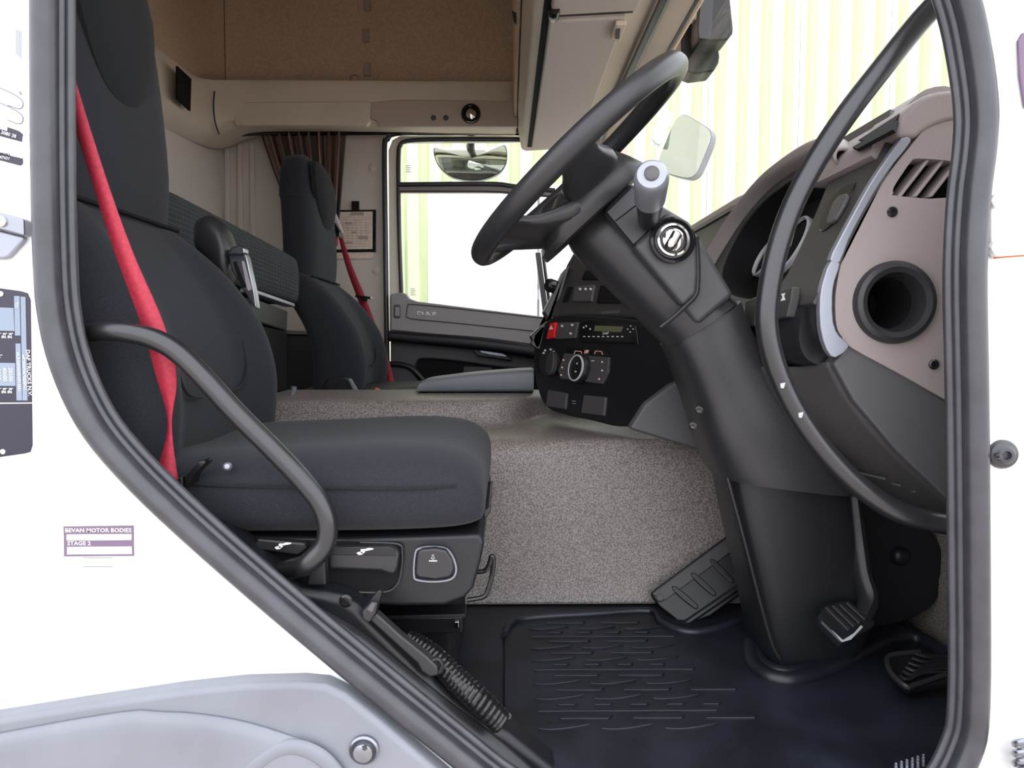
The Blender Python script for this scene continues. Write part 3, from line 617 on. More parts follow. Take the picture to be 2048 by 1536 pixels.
# ------------------------------------------------------------------ passenger side: curtain, document frame, upper trim
cr = thing('curtain', 'gathered brown curtain with orange stripes behind passenger seat', 'curtain')
g = []
for i in range(7):
    v = i/6; y = 258+v*230; xl = 519+v*68+ (v**2)*25; xr = 693-v*18; row = []
    for j in range(61):
        u = j/60; w_ = .018*math.sin(u*math.pi*2*8.5+v*1.2)+.008*math.sin(u*math.pi*2*17+1)
        row.append(P(xl+(xr-xl)*u, y+(3*math.sin(u*53) if i == 0 else 0), 2.86+w_))
    g.append(row)
sheet('cloth', g, M['curtain'], cr, th=.002, k=2, uv=True)
tube('rail', [P(455, 270, 2.84), P(520, 267, 2.84), P(740, 266, 2.86), P(1040, 262, 2.88)], .009, M['gloss'], cr, k=2, seg=8)
df = thing('document_frame', 'black framed paper chart on the grey pillar', 'frame')
pdf = YP(2.945)
prism('frame', pdf, [(668, 420), (752, 419), (752, 504), (668, 505)], .008, 0, M['gloss'], df, bev=.002)
pp = prism('chart', pdf, [(670, 424), (745, 423), (745, 498), (670, 499)], .0095, -.008, M['paper'], df, bev=0)
for q in ((701, 424, 728, 431), (690, 444, 703, 449), (704, 463, 712, 467), (688, 484, 705, 488), (716, 472, 736, 479)): prism('print_block', pdf, [(q[0], q[1]), (q[2], q[1]), (q[2], q[3]), (q[0], q[3])], .0099, -.0095, M['ink'], pp, bev=0)
for i in range(12): prism('print_line', pdf, [(680, 434+i*5.3), (741, 434+i*5.3), (741, 434.7+i*5.3), (680, 434.7+i*5.3)], .0098, -.0095, M['ink'], pp, bev=0)
for i in range(6): prism('print_line', pdf, [(686+i*9, 446), (686.7+i*9, 446), (686.7+i*9, 484), (686+i*9, 484)], .0098, -.0095, M['ink'], pp, bev=0)
prism('hanging_tab', pdf, [(703, 402), (718, 402), (718, 421), (703, 421)], .010, 0, M['gloss'], df, bev=.001)
prism('lower_sheet', pdf, [(671, 503), (746, 503), (746, 517), (671, 518)], .004, -.002, M['paper'], df, bev=0)

TY = [(-1.15, 1.4, 0), (-1.15, 2.2, 0), (-1.145, 2.56, .004), (-1.115, 2.66, .012), (-1.04, 2.705, .03), (-.8, 2.715, .034), (-.3, 2.72, .034), (.045, 2.72, .034)]
tm = tag(sheet('trim_2', [[R(x-(.05 if i < 3 else .03*(i == 3)), y+(.0 if i < 3 else .1), z+q) for i, (x, y, q) in enumerate(TY)] for z in (.966,)]+[
  [R(x-.01*(i < 4), y+.012*(i > 3), .966+q) for i, (x, y, q) in enumerate(TY)],
  [R(x, y, .945+q) for i, (x, y, q) in enumerate(TY)],
  [R(x, y, .80+q*1.6) for i, (x, y, q) in enumerate(TY)],
  [R(x-.05*(i < 4), y+.1*(i > 2), .745+q*3) for i, (x, y, q) in enumerate(TY)],
  [R(x-.06*(i < 4), y+.22*(i > 2), .742+q*3.6) for i, (x, y, q) in enumerate(TY)]], M['beige'], th=.008, k=3), kind='structure')
ptm = YP(2.71)
prism('shelf_front', ptm, [(463, 204), (736, 202), (739, 206), (739, 244), (733, 250), (470, 250)], .012, .02, M['beige'], tm, bev=.006, seg=3)
tube('corner_seam', [P(429, 183, 2.655), P(427, 212, 2.645), P(430, 243, 2.65), P(438, 268, 2.70)], .003, M['dashgrey'], tm, k=3, seg=6)
prism('lamp_panel', ptm, [(742, 204), (800, 199), (1035, 201), (1035, 253), (757, 253), (752, 240), (741, 238)], .006, .02, M['lampbeige'], tm, bev=.004)
prism3('wall_vent', [P(355, 132, 2.375), P(383, 158, 2.485), P(381, 222, 2.487), P(355, 198, 2.375)], Vector((-.006, 0, 0)), M['matte'], tm, bev=0)
lamp = thing('reading_lamp', 'round black swivel reading lamp in the overhead trim', 'lamp')
lathe('bezel', ptm.at(942, 228, .006), -Vector((0, 1, 0)), [(.038, 0), (.038, .008), (.034, .016), (.027, .016), (.024, .006), (0, .006)], M['gloss'], lamp, seg=28)
lathe('lens', ptm.at(942, 228, .010), -Vector((0, 1, 0)), [(.023, 0), (.022, .004), (.012, .009), (0, .011)], M['chrome'], lamp, seg=8)
for x in (867, 892): lathe('sensor_button', ptm.at(x, 236, .006), -Vector((0, 1, 0)), [(.0105, -.002), (.0105, .002), (.0085, .003), (0, .003)], M['kneegrey'], tm, seg=16)

# ------------------------------------------------------------------ passenger door
door = tag(thing('door_1', None, None), kind='structure')
pd = YP(2.93); pdi = YP(2.90)
# metal frame around the glass
def dxz(l, Y=2.93): return [xz(x, y, Y) for x, y in l]
fr_o = [(779, 640), (777, 300), (785, 280), (800, 272), (1000, 272), (1150, 274), (1185, 300), (1225, 420), (1250, 560), (1256, 680), (779, 680)]
gl_o = [(806, 592), (800, 380), (800, 300), (804, 288), (816, 282), (1000, 281), (1120, 283), (1160, 320), (1200, 440), (1225, 560), (1230, 650), (1090, 635), (860, 607), (820, 602)]
plate('window_frame', dxz(fr_o), [dxz(cat(gl_o, 2, True))], 2.93, 2.97, M['frame'], door)
def dtube(nm, l, r, Y=2.925, m='rubber', **k): return tube(nm, [P(x, y, Y) for x, y in l], r, M[m], door, **k)
dtube('gasket', [(803, 590), (799, 480), (797, 380), (797, 310), (800, 292), (814, 282), (880, 279), (1000, 279), (1100, 280)], .009, k=3, seg=10)
tube('outer_seal', [P(x, y, 2.925) for x, y in ((776, 800), (773, 640), (771, 480), (769, 300), (775, 279), (792, 267), (880, 266), (1050, 266))], .011, M['rubber'], door, k=4, seg=10)
prism('pane', YP(2.955), gl_o, 0, .005, M['winglass'], door, bev=0)
for gx, gy in ((817, 331), (826, 577)):
    for i in range(4): prism('glass_mark', YP(2.953), [(gx-5, gy+i*4), (gx+(5 if i % 2 else 3), gy+i*4), (gx+(5 if i % 2 else 3), gy+1.2+i*4), (gx-5, gy+1.2+i*4)], .001, .0, M['doorgrey'], door, bev=0)
prism('transom_bar', pd, [(797, 366), (1000, 366), (1030, 372), (1110, 380), (1110, 392), (1030, 386), (1000, 383), (797, 383)], .012, .03, M['dashbeige'], door, bev=.002)
dtube('transom_gasket', [(796, 369), (900, 368), (990, 368), (1030, 373), (1110, 381)], .010, 2.915, k=3, seg=10)
dtube('transom_edge', [(800, 383), (900, 383), (1000, 384), (1110, 394)], .004, 2.915, k=3, seg=8)
prism('divider_post', pd, [(1071, 505), (1081, 505), (1098, 632), (1087, 632)], .01, .02, M['kneegrey'], door, bev=.002)
dtube('divider_gasket', [(1085, 500), (1094, 570), (1102, 635)], .007, 2.925, k=2, seg=8)
trim = prism('upper_trim', pdi, [(781, 588), (800, 585), (812, 587), (818, 597), (835, 603), (870, 607), (960, 618), (1110, 636), (1160, 642), (1160, 705), (1080, 692), (900, 672), (781, 660)], .02, .04, M['doorgrey'], door, bev=.006, seg=3)
prism('name_recess', pdi, [(818, 612), (826, 610), (960, 624), (1085, 637), (1085, 660), (960, 652), (824, 640), (818, 632)], .0215, -.018, M['doordark'], trim, bev=.001) if 0 else None
tube('recess_edge', [pdi.at(x, y, .021) for x, y in ((1085, 636), (960, 622), (830, 609), (816, 612), (814, 626), (820, 637), (900, 645), (1085, 664))], .0025, M['kneegrey'], trim, k=3, seg=8)
text('lettering', 'DAF', pdi, 852, 628, 8, M['white'], trim, h=.0215, wide=1.9, ang=-3, bold=.035)
lk = prism('lock_recess', pdi, rr(787, 609, 801, 637, 4), .0215, -.015, M['kneegrey'], trim, bev=.001)
prism('lock_slider', pdi, rr(790, 614, 799, 632, 1.5), .026, -.02, M['doorgrey'], lk, bev=.001)
loftpx('arm_band', [(780, 683, 780, 661, 2.88, .03), (850, 690, 850, 666, 2.88, .03), (960, 701, 960, 674, 2.875, .035), (1060, 716, 1060, 687, 2.87, .04), (1160, 735, 1160, 702, 2.87, .04)], M['black'], door, n=3)
prism('lower_trim', YP(2.92), [(781, 672), (960, 690), (1160, 715), (1250, 740), (1250, 940), (781, 940)], 0, .03, M['doordark'], door, bev=.003)
prism('handle_bezel', YP(2.89), [(945, 693), (955, 697), (1010, 706), (1022, 716), (1024, 722), (985, 716), (955, 712), (947, 704)], .012, .03, M['black'], door, bev=.004)
prism('door_handle', YP(2.875), [(957, 697), (1000, 704), (1012, 710), (1016, 715), (985, 711), (962, 706)], .004, .01, M['silver'], door, bev=.003)
prism('map_pocket', YP(2.88), [(832, 735), (838, 720), (852, 716), (985, 730), (1100, 742), (1100, 790), (832, 790)], 0, .05, M['matte'], door, bev=.004)
tube('pocket_edge', [P(x, y, 2.875) for x, y in ((833, 745), (835, 724), (846, 717), (900, 720), (985, 731), (1090, 745))], .004, M['black'], door, k=4, seg=8)
prism('pocket_label', YP(2.879), [(928, 733), (984, 735), (978, 748), (926, 746)], .002, 0, M['dashgrey'], door, bev=0)
tube('speaker_rim', [P(x, y, 2.86) for x, y in ((778, 728), (800, 729), (820, 735), (835, 748), (850, 765))], .012, M['black'], door, k=4, seg=10)
prism('speaker_cover', YP(2.87), [(778, 732), (805, 733), (825, 743), (842, 768), (842, 790), (778, 790)], .0, .04, M['kneegrey'], door, bev=.004)

# ------------------------------------------------------------------ outside mirrors
km = thing('kerb_mirror', 'half moon kerb mirror hanging outside the passenger window', 'mirror')
pk = YP(3.12)
hm = [(867, 297), (880, 294), (940, 293), (995, 292), (1008, 289), (1014, 300), (1013, 325), (1000, 345), (970, 358), (940, 361), (905, 354), (882, 338), (870, 318)]
hs = cat(hm, 3, True)
prism('housing', pk, hs, 0, .04, M['gloss'], km, bev=.006)
cen = (940, 318); g = []
for r in (0, .3, .55, .75, .9, 1.0): g.append([pk.at(cen[0]+(x-cen[0])*r*.975, cen[1]+(y-cen[1])*r*.965, .004+.03*(1-r*r)) for x, y in hs])
rings('glass', g, M['mirror'], km, cap=False)
tube('arm', [P(942, 258, 2.99), P(942, 272, 3.06), P(941, 290, 3.11), P(940, 300, 3.13)], [.03, .03, .036, .04], M['black'], km, k=3, flat=.5)
wm = thing('door_mirror', 'rounded passenger door mirror seen through the windscreen', 'mirror')
md = PL(P(1370, 290, 3.15), P(1371, 290, 3.19)+Vector((.0, 0, 0)), P(1370, 280, 3.15))
md = PL(P(1370, 290, 3.15), P(1370, 290, 3.15)+Vector((.7, -.7, 0)), P(1370, 290, 3.15)+Vector((0, 0.1, 1)))
ms = cat([(1360, 231), (1372, 229), (1395, 242), (1416, 256), (1422, 268), (1418, 290), (1398, 338), (1388, 352), (1375, 357), (1352, 353), (1330, 345), (1318, 330), (1320, 310), (1345, 250)], 3, True)
prism('housing', md, ms, 0, .05, M['greyplastic'], wm, bev=.006)
prism('glass', md, [(1368+(x-1368)*.965, 293+(y-293)*.97) for x, y in ms], .003, 0, M['mirror'], wm, bev=0)
prism('small_mirror', YP(3.2), cat([(1305, 270), (1325, 232), (1345, 225), (1342, 250), (1335, 262), (1325, 285), (1318, 290), (1308, 284)], 3, True), 0, .05, M['mirror'], wm, bev=.004)
tube('arm', [P(1350, 325, 3.26), P(1290, 335, 3.2), P(1235, 340, 3.04)], .015, M['black'], wm, k=2)
fm = thing('front_mirror', 'black double mirror housing hanging above the windscreen outside', 'mirror')
pf = YP(1.9)
prism('upper_head', pf, [(1404, -60), (1455, -60), (1467, 55), (1466, 66), (1455, 80), (1414, 82), (1398, 77), (1396, 60)], 0, .08, M['black'], fm, bev=.006)
prism('upper_back', pf, [(1406, -60), (1430, -60), (1424, 60), (1418, 78), (1398, 77), (1396, 60)], .004, 0, M['blacksoft'], fm, bev=.003)
prism('lower_head', YP(2.0), [(1392, 40), (1400, 80), (1436, 82), (1440, 112), (1438, 125), (1428, 142), (1390, 147), (1364, 138), (1362, 60)], 0, .08, M['black'], fm, bev=.006)
tube('bracket', [P(1372, -40, 2.0), P(1372, 20, 2.0), P(1380, 60, 2.02), P(1378, 110, 2.05)], .032, M['black'], fm, flat=.6)
lathe('joint', P(1393, 32, 1.95), -Vector((0, 1, 0)), [(.022, -.01), (.022, .02), (.014, .026), (0, .026)], M['steel'], fm, seg=14)

# ------------------------------------------------------------------ overhead locker
lc = thing('overhead_locker', 'beige overhead locker with flap doors above the windscreen', 'locker')
prof = [(.066, .765), (.085, .757), (.33, .772), (.362, .79), (.395, .85), (.395, 1.24), (.03, 1.24), (.032, .98), (.05, .86)]
prism3('body', [R(x, .86, z) for x, z in prof], Vector((0, 1.94, 0)), M['beige'], lc, bev=.008, seg=3)
ZD = .756
def dplate(nm, x0, x1, y0, y1): return prism3(nm, [R(x0, y0, ZD-.012+.06*(x0-.09)), R(x1, y0, ZD-.012+.06*(x1-.09)), R(x1, y1, ZD-.012+.06*(x1-.09)), R(x0, y1, ZD-.012+.06*(x0-.09))], Vector((0, 0, .02)), M['doormat'], lc, bev=.006, seg=3)
d1 = dplate('flap_door', .105, .285, 1.655, 2.72); d2 = dplate('flap_door', .105, .305, .90, 1.625)
prism3('shadow_gap', [R(.088, .9, .7545), R(.104, .9, .7545), R(.104, 2.73, .7545), R(.088, 2.73, .7545)], Vector((0, 0, .004)), M['matte'], lc, bev=0)
prism3('shadow_gap', [R(.09, 1.628, .7545), R(.3, 1.628, .766), R(.3, 1.652, .766), R(.09, 1.652, .7545)], Vector((0, 0, .004)), M['dashgrey'], lc, bev=0)
lathe('hinge', R(.112, 1.61, .745), Vector((0, 1, 0)), [(.012, -.02), (.014, -.01), (.014, .015), (.010, .025)], M['gloss'], lc, seg=12)
prism3('latch', [R(.262, 1.66, .742), R(.288, 1.66, .744), R(.288, 1.76, .744), R(.262, 1.74, .742)], Vector((0, 0, .012)), M['beige'], d1, bev=.003)
prism3('latch_notch', [R(.266, 1.68, .740), R(.276, 1.68, .740), R(.282, 1.73, .740), R(.272, 1.73, .740)], Vector((0, 0, .004)), M['dashgrey'], d1, bev=0)
sheet('shelf_side', [[R(.02, .9, 1.1), R(.02, 1.4, 1.02), R(.022, 1.8, .98), R(.03, 2.3, .93), R(.035, 2.7, .9)], [R(.034, .9, .9), R(.036, 1.4, .9), R(.038, 1.8, .885), R(.04, 2.3, .87), R(.042, 2.7, .86)]], M['headlining'], lc, th=.008, k=3)
prism('side_slot', YP(1.6), [(1024, 20), (1033, 25), (1034, 48), (1028, 44)], .0, .01, M['gloss'], lc, bev=.002)

# ------------------------------------------------------------------ steering wheel and column
wh = thing('steering_wheel', 'black leather steering wheel with padded hub', 'steering wheel')
U = Vector((.735, 0, .677)).normalized(); NN = Vector((-.677, 0, .735)).normalized(); YY = Vector((0, 1, 0))
WC = EYE+U*.259+NN*.121+YY*1.06; WR = .1955
def WP(u, y, n=0): return WC+U*u+YY*y+NN*n
tube('rim', [WP(WR*math.cos(t), WR*math.sin(t)) for t in [2*math.pi*i/48 for i in range(48)]], .0168, M['blacksoft'], wh, closed=True, k=1, seg=20)
def wring(u0, w_, hy, n0, n1, N=28, e=.55):
    return [WP(u0+w_*sgp(math.cos(t), e), hy*sgp(math.sin(t), e), 0) for t in [2*math.pi*i/N for i in range(N)]]
hb = []
for nn, u0, wu, hy in ((-.016, -.012, .03, .03), (-.019, -.012, .052, .062), (-.030, -.018, .068, .080), (-.048, -.028, .086, .090), (-.066, -.032, .098, .090), (-.076, -.033, .095, .085), (-.077, -.033, .06, .05)):
    hb.append([v+NN*nn for v in wring(u0, wu, hy, 0, 0)])
rings('hub_pad', hb, M['blacksoft'], wh)
for a0, w0, w1, dn in ((100, .032, .045, -.03), (-100, .032, .045, -.03), (150, .030, .05, -.05), (-150, .030, .05, -.05)):
    a = math.radians(a0); d = (math.cos(a), math.sin(a)); pr = (-d[1], d[0]); rg = []
    for r, ww, th_, n in cat([(WR, w0*1.15, .011, 0), (WR-.02, w0*.9, .010, -.004), (.14, w0, .012, dn*.6), (.10, w1, .018, dn), (.06, w1, .022, dn)], 4):
        rg.append([WP(d[0]*r+pr[0]*ww*sgp(math.cos(t), .6), d[1]*r+pr[1]*ww*sgp(math.cos(t), .6), n+th_*sgp(math.sin(t), .7)) for t in [2*math.pi*i/16 for i in range(16)]])
    rings('spoke', rg, M['blacksoft'], wh)
sc_ = thing('steering_column', 'dark grey steering column cover with pedestal to the floor', 'steering column')
loftpx('column_tube', [(1135, 478, 1225, 405, 1.095, .05), (1150, 508, 1262, 430, 1.095, .062), (1215, 575, 1345, 505, 1.095, .064), (1272, 633, 1405, 560, 1.095, .066), (1330, 692, 1465, 603, 1.095, .068)], M['blacksoft'], sc_, n=2.4)
pc = YP(1.02)
prism('upper_shroud', pc, [(1206, 421), (1262, 362), (1330, 412), (1380, 442), (1471, 590), (1397, 652), (1300, 534)], 0, .13, M['shroud'], sc_, bev=.010, seg=3)
ig = prism('ignition_housing', YP(1.008), [(1266, 492), (1322, 440), (1332, 424), (1360, 431), (1384, 448), (1395, 474), (1398, 545), (1395, 588), (1367, 614), (1310, 545)], .004, .04, M['shroud'], sc_, bev=.008, seg=3)
tube('housing_edge', [YP(1.01).at(x, y, .002) for x, y in ((1393, 474), (1396, 520), (1396, 562), (1392, 590), (1368, 615), (1345, 636), (1320, 655))], .0035, M['black'], sc_, k=4, seg=8)
prism('stalk_panel', pc, [(1212, 424), (1262, 375), (1318, 440), (1268, 492)], .003, .01, M['shroud'], sc_, bev=.002)
for q in ([(1231, 442), (1281, 404)], [(1268, 489), (1320, 440)], [(1212, 424), (1268, 492)]): tube('panel_seam', [pc.at(x, y, .0035) for x, y in q], .0009, M['matte'], sc_, k=1, seg=6)
prism('stalk_boot', pc, [(1278, 425), (1300, 410), (1322, 430), (1320, 445), (1300, 462), (1282, 452)], .006, .004, M['doordark'], sc_, bev=.003)
pig = YP(1.0)
ic = pig.at(1346, 480, .004)
lathe('ignition_cup', ic, Vector((.05, -1, .05)), [(.033, -.006), (.033, .002), (.030, .004), (.026, -.002), (.0, -.002)], M['gloss'], ig, seg=30)
lathe('ignition_ring', ic, Vector((.05, -1, .05)), [(.0235, -.002), (.0235, .003), (.0205, .004), (.019, .001), (.0185, -.001)], M['chrome'], ig, seg=30, cap=False)
lathe('lock_barrel', ic, Vector((.05, -1, .05)), [(.016, -.002), (.016, .004), (.013, .006), (.0, .006)], M['chrome'], ig, seg=24)
tube('key', [pig.at(1338, 495, .012), pig.at(1345, 484, .018), pig.at(1355, 466, .018)], .0075, M['chrome'], ig, k=3, seg=12, flat=.6)
loftpx('lower_cover', [(1328, 690, 1466, 603, 1.11, .075), (1350, 738, 1490, 668, 1.115, .082), (1372, 800, 1530, 740, 1.12, .088), (1392, 868, 1600, 838, 1.12, .092), (1416, 925, 1668, 930, 1.12, .092), (1424, 944, 1690, 976, 1.12, .09)], M['blacksoft'], sc_, n=3.4)
loftpx('pedestal', [(1436, 946, 1672, 978, 1.13, .075), (1455, 1040, 1685, 1060, 1.13, .075), (1474, 1120, 1700, 1120, 1.13, .075), (1494, 1210, 1712, 1180, 1.13, .075), (1508, 1290, 1708, 1240, 1.135, .075), (1516, 1328, 1690, 1270, 1.135, .072)], M['black'], sc_, n=5)
tube('pedestal_highlight', [P(x, y, 1.056) for x, y in ((1455, 955), (1490, 1085), (1522, 1210), (1545, 1290), (1560, 1318))], .0025, M['blacksoft'], sc_, k=4, seg=8)  # lighter cord along the pedestal, a highlight line put into the colour
for x, y in ((1398, 820), (1386, 852)): lathe('screw', P(x, y, 1.035), Vector((-.3, -1, 0)), [(.006, -.004), (.006, .002), (.004, .003), (0, .002)], M['gloss'], sc_, seg=12)
prism('data_strip', YP(1.05), [(1458, 596), (1476, 612), (1481, 640), (1462, 612)], .004, .01, M['matte'], sc_, bev=0)
sk = thing('stalk_switch', 'column stalk with silver grip and round end button', 'switch')
a, b = P(1296, 452, 1.0), P(1306, 330, .87); ax = (b-a).normalized(); L = (b-a).length
def skl(nm, prof, m, ellp=1.0, par=sk): return lathe(nm, a, ax, prof, M[m], par, seg=26)
A2 = Vector((.10, -.80, .55)).normalized()
a = P(1297, 440, 1.0); tip = P(1303, 352, .865); ax = (tip-a).normalized(); L = (tip-a).length
lathe('arm', a, ax, [(.014, -.005), (.0155, .01), (.0185, L*.42), (.0205, L*.55)], M['black'], sk, seg=26)
gr = lathe('grip', a, ax, [(.0206, L*.52), (.0215, L*.7), (.0222, L*.92), (.0215, L*1.0), (.018, L*1.035), (.0105, L*1.045), (0, L*1.045)], M['silver'], sk, seg=26)
lathe('end_button', a+ax*L*1.035, ax, [(.0095, 0), (.0095, .004), (.0075, .0055), (0, .006)], M['doordark'], gr, seg=22)

# ------------------------------------------------------------------ dashboard
db = thing('dashboard', 'driver dashboard with instrument hood, beige end panel and console', 'dashboard')
# body running across the cab
bodyp = [(.56, .328), (.60, .325), (.76, .285), (.75, -.09), (.66, -.09), (.58, -.08), (.51, -.04), (.475, .03), (.475, .16), (.52, .27), (.535, .31)]
rings('body', [[R(min(.752, x+(.12 if y < 1.52 and x < .565 else 0)), y, z-(.02 if y < 1.52 else 0)) for x, z in cat(bodyp, 2, True)] for y in (.96, 1.2, 1.5, 1.54, 2.0, 2.4, 2.82)], M['dashgrey'], db)
topp = [(.545, .300), (.548, .318), (.56, .331), (.60, .332), (.72, .30), (.74, .288), (.70, .285), (.6, .30)]
rings('top_pad', [[R(x+(.0 if y < 1.5 else -.02), y, z) for x, z in cat(topp, 2, True)] for y in (.97, 1.2, 1.45, 1.6, 2.0, 2.4, 2.82)], M['dashbeige'], db)
# beige end panel with its vent and cup openings
pe = YP(.90)
vent = [(1836, 317), (1900, 322), (1925, 330), (1918, 394), (1796, 392), (1787, 386), (1788, 374), (1806, 346), (1822, 324)]
endo = [(1990, 212), (1917, 228), (1869, 246), (1845, 263), (1828, 284), (1793, 326), (1762, 370), (1730, 424), (1701, 480), (1683, 524), (1671, 590), (1673, 650), (1684, 674), (1704, 696), (1800, 748), (1896, 802), (1990, 852)]
plate('end_panel', [xz(x, y, .90) for x, y in cat(endo[:-1], 3)+[endo[-1]]], [[xz(x, y, .90) for x, y in cat(vent, 2, True)], [xz(x, y, .90) for x, y in ell(1787, 603, 66)]], .90, .93, M['dashbeige'], db, bev=.004)
prism('vent_box', YP(.945), [(1770, 300), (1990, 300), (1990, 405), (1770, 405)], 0, .03, M['matte'], db, bev=0)
for x in (1858, 1889, 1920): prism('vent_slat', pe, [(x-4, 318), (x+4, 319), (x-54, 394), (x-64, 394)], -.002, .03, M['dashbeige'], db, bev=.002)
cup = lathe('cup_ring', P(1787, 605, .90), -Vector((0, 1, 0)), [(.040, -.02), (.0545, -.004), (.0545, .004), (.052, .009), (.046, .011), (.039, .008), (.035, -.002), (.0345, -.02)], M['blacksoft'], db, seg=40, cap=False)
lathe('cup_tube', P(1787, 605, .90), -Vector((0, 1, 0)), [(.0345, -.018), (.033, -.06), (.030, -.10)], M['matte'], cup, seg=40, cap=False)  # deep part and bottom in matte black, shade inside the cup as colour
lathe('cup_bottom', P(1787, 605, .998), -Vector((0, 1, 0)), [(.034, 0), (0, .001)], M['matte'], cup, seg=24)
for x, y in ((1784, 424), (1867, 729)): lathe('screw', pe.at(x, y), -Vector((0, 1, 0)), [(.0068, -.002), (.0068, .002), (.0055, .0035), (.003, .0035), (.0028, .001), (0, .001)], M['gloss'], db, seg=16)
prism('end_cap', YP(.90), cat([(1985, 172), (1920, 177), (1868, 184), (1830, 204), (1803, 240), (1795, 262), (1803, 274), (1830, 276), (1850, 262), (1890, 244), (1985, 222)], 3, True), .004, .10, M['dashbeige'], db, bev=.010, seg=3)
prism('silver_strip', YP(.895), cat([(1824, 281), (1803, 276), (1770, 322), (1739, 369), (1706, 428), (1677, 482), (1660, 520), (1680, 526), (1698, 480), (1727, 424), (1759, 369), (1790, 325)], 2, True), .002, .01, M['silver'], db, bev=.002)
prism('silver_strip', YP(.895), cat([(1662, 522), (1681, 527), (1671, 560), (1666, 594), (1668, 646), (1680, 672), (1700, 692), (1672, 716), (1653, 699), (1641, 655), (1640, 595), (1648, 556)], 2, True), .002, .01, M['silver'], db, bev=.002)
# fascia: a leaning plane running away from the driver's right end
f0 = R(.413, .93, .05); pfa = PL(f0, R(.413, 1.5, .05), R(.413+.087, .93, .23))
sd_ = Vector((.435, 0, .9)).normalized()
def ftf(y, s, h): # local (depth, height, out) to world
    return R(.413, y, .05)+sd_*s+pfa.n*h
cl = [(1.055, .03), (1.15, .018), (1.32, .045), (1.42, .09), (1.455, .14), (1.45, .20), (1.38, .25), (1.25, .268), (1.15, .262), (1.085, .235), (1.055, .15)]
plate('fascia', [(.90, -.005), (1.53, -.005), (1.53, .245), (1.45, .30), (.97, .30), (.90, .20)], [cat(cl, 4, True)], -.006, .006, M['dashgrey'], db, tf=lambda a, b, c: ftf(a, b, c), bev=.002)
cs = cat(cl, 4, True); cg = sum(p[0] for p in cs)/len(cs), sum(p[1] for p in cs)/len(cs)
rings('cluster_well', [[ftf(a, b, .002) for a, b in cs], [ftf(cg[0]+(a-cg[0])*.9, cg[1]+(b-cg[1])*.9, -.06) for a, b in cs]], M['matte'], db, cap=False)
cf = prism3('cluster_face', [ftf(cg[0]+(a-cg[0])*.93, cg[1]+(b-cg[1])*.93, -.055) for a, b in cs], pfa.n*-.01, M['cluster'], db, bev=0)
for y, s, r in ((1.13, .15, .058), (1.27, .16, .06), (1.38, .15, .04)):
    dl = lathe('gauge_ring', ftf(y, s, -.054), pfa.n, [(r, 0), (r, .008), (r*.93, .010), (r*.90, .004)], M['brush'], cf, seg=30, cap=False)
    lathe('gauge_dial', ftf(y, s, -.0535), pfa.n, [(r*.9, 0), (0, .001)], M['matte'], dl, seg=24)
    prism3('needle', [ftf(y-.002, s, -.050), ftf(y+.002, s, -.050), ftf(y+.02, s+r*.7, -.050)], pfa.n*.001, M['white'], dl, bev=0)
# hood over the instruments
hp = [(1.02, .235), (1.08, .272), (1.18, .298), (1.30, .30), (1.40, .285), (1.48, .235), (1.52, .17), (1.54, .11), (1.56, .05)]
sheet('hood', [[ftf(a, b+.004, -.02) for a, b in hp], [ftf(a, b+.012, .012) for a, b in hp], [ftf(a, b+.004, .030) for a, b in hp], [ftf(a+.0*(1.2-a), b-.010, .026) for a, b in hp], [ftf(cg[0]+(a-cg[0])*.93, cg[1]+(b-cg[1])*.9, .002) for a, b in hp]], M['dashbeige'], db, th=.004, k=4)
# rotary eye shaped switch
es = prism('light_switch', pfa, cat([(1636, 452), (1644, 430), (1660, 398), (1680, 378), (1706, 362), (1708, 372), (1696, 400), (1680, 430), (1655, 456), (1640, 462)], 3, True), .008, 0, M['gloss'], db, bev=.002)
prism('rocker', pfa, cat([(1652, 438), (1666, 402), (1682, 388), (1694, 388), (1686, 408), (1668, 438), (1656, 446)], 2, True), .013, -.006, M['doordark'], es, bev=.003)
# top defroster block
pv = YP(1.0)
vp = [(.498, .243), (.494, .262), (.505, .280), (.535, .310), (.562, .334), (.60, .336), (.62, .30), (.56, .25)]
vb = rings('defroster_block', [[R(.555+(x-.555)*k, y, .29+(z-.29)*k) for x, z in cat(vp, 3, True)] for y, k in ((.93, 1), (1.0, 1), (1.06, 1), (1.10, .97), (1.13, .88), (1.145, .7))], M['dashbeige'], db)
pvs = PL(R(.505, 1.0, .281), R(.505, 1.1, .281), R(.562, 1.0, .335))
prism('vent_opening', pvs, [(1704, 294), (1713, 298), (1786, 259), (1794, 240)], .0015, .004, M['matte'], db, bev=.001)
prism('vent_opening', pvs, [(1716, 280), (1728, 281), (1786, 247), (1800, 226)], .0015, .004, M['matte'], db, bev=.001)
# switch pod below the fascia
pp_ = [(.425, .058), (.404, .052), (.396, .012), (.401, -.018), (.416, -.034), (.44, -.036), (.455, -.01), (.455, .04)]
pod = rings('switch_pod', [[R(x+.03*k, y, .01+(z-.01)*(1-k*.25)) for x, z in cat(pp_, 3, True)] for y, k in ((.935, .25), (.945, .1), (.96, 0), (1.0, 0), (1.1, 0), (1.2, 0), (1.24, .2))], M['black'], db)
ppd = PL(R(.400, .9, .035), R(.400, 1.2, .035), R(.395, .9, -.02))
prism('rocker_switch', ppd, [(1490, 602), (1512, 592), (1508, 652), (1485, 658)], .010, .004, M['dashgrey'], pod, bev=.003)
sw = prism('rocker_switch', ppd, [(1545, 584), (1584, 572), (1580, 600), (1572, 634), (1540, 640)], .010, .004, M['dashgrey'], pod, bev=.003)
prism('symbol', ppd, [(1562, 588), (1570, 586), (1567, 592), (1570, 600), (1561, 602), (1565, 594)], .0108, -.01, M['white'], sw, bev=0)
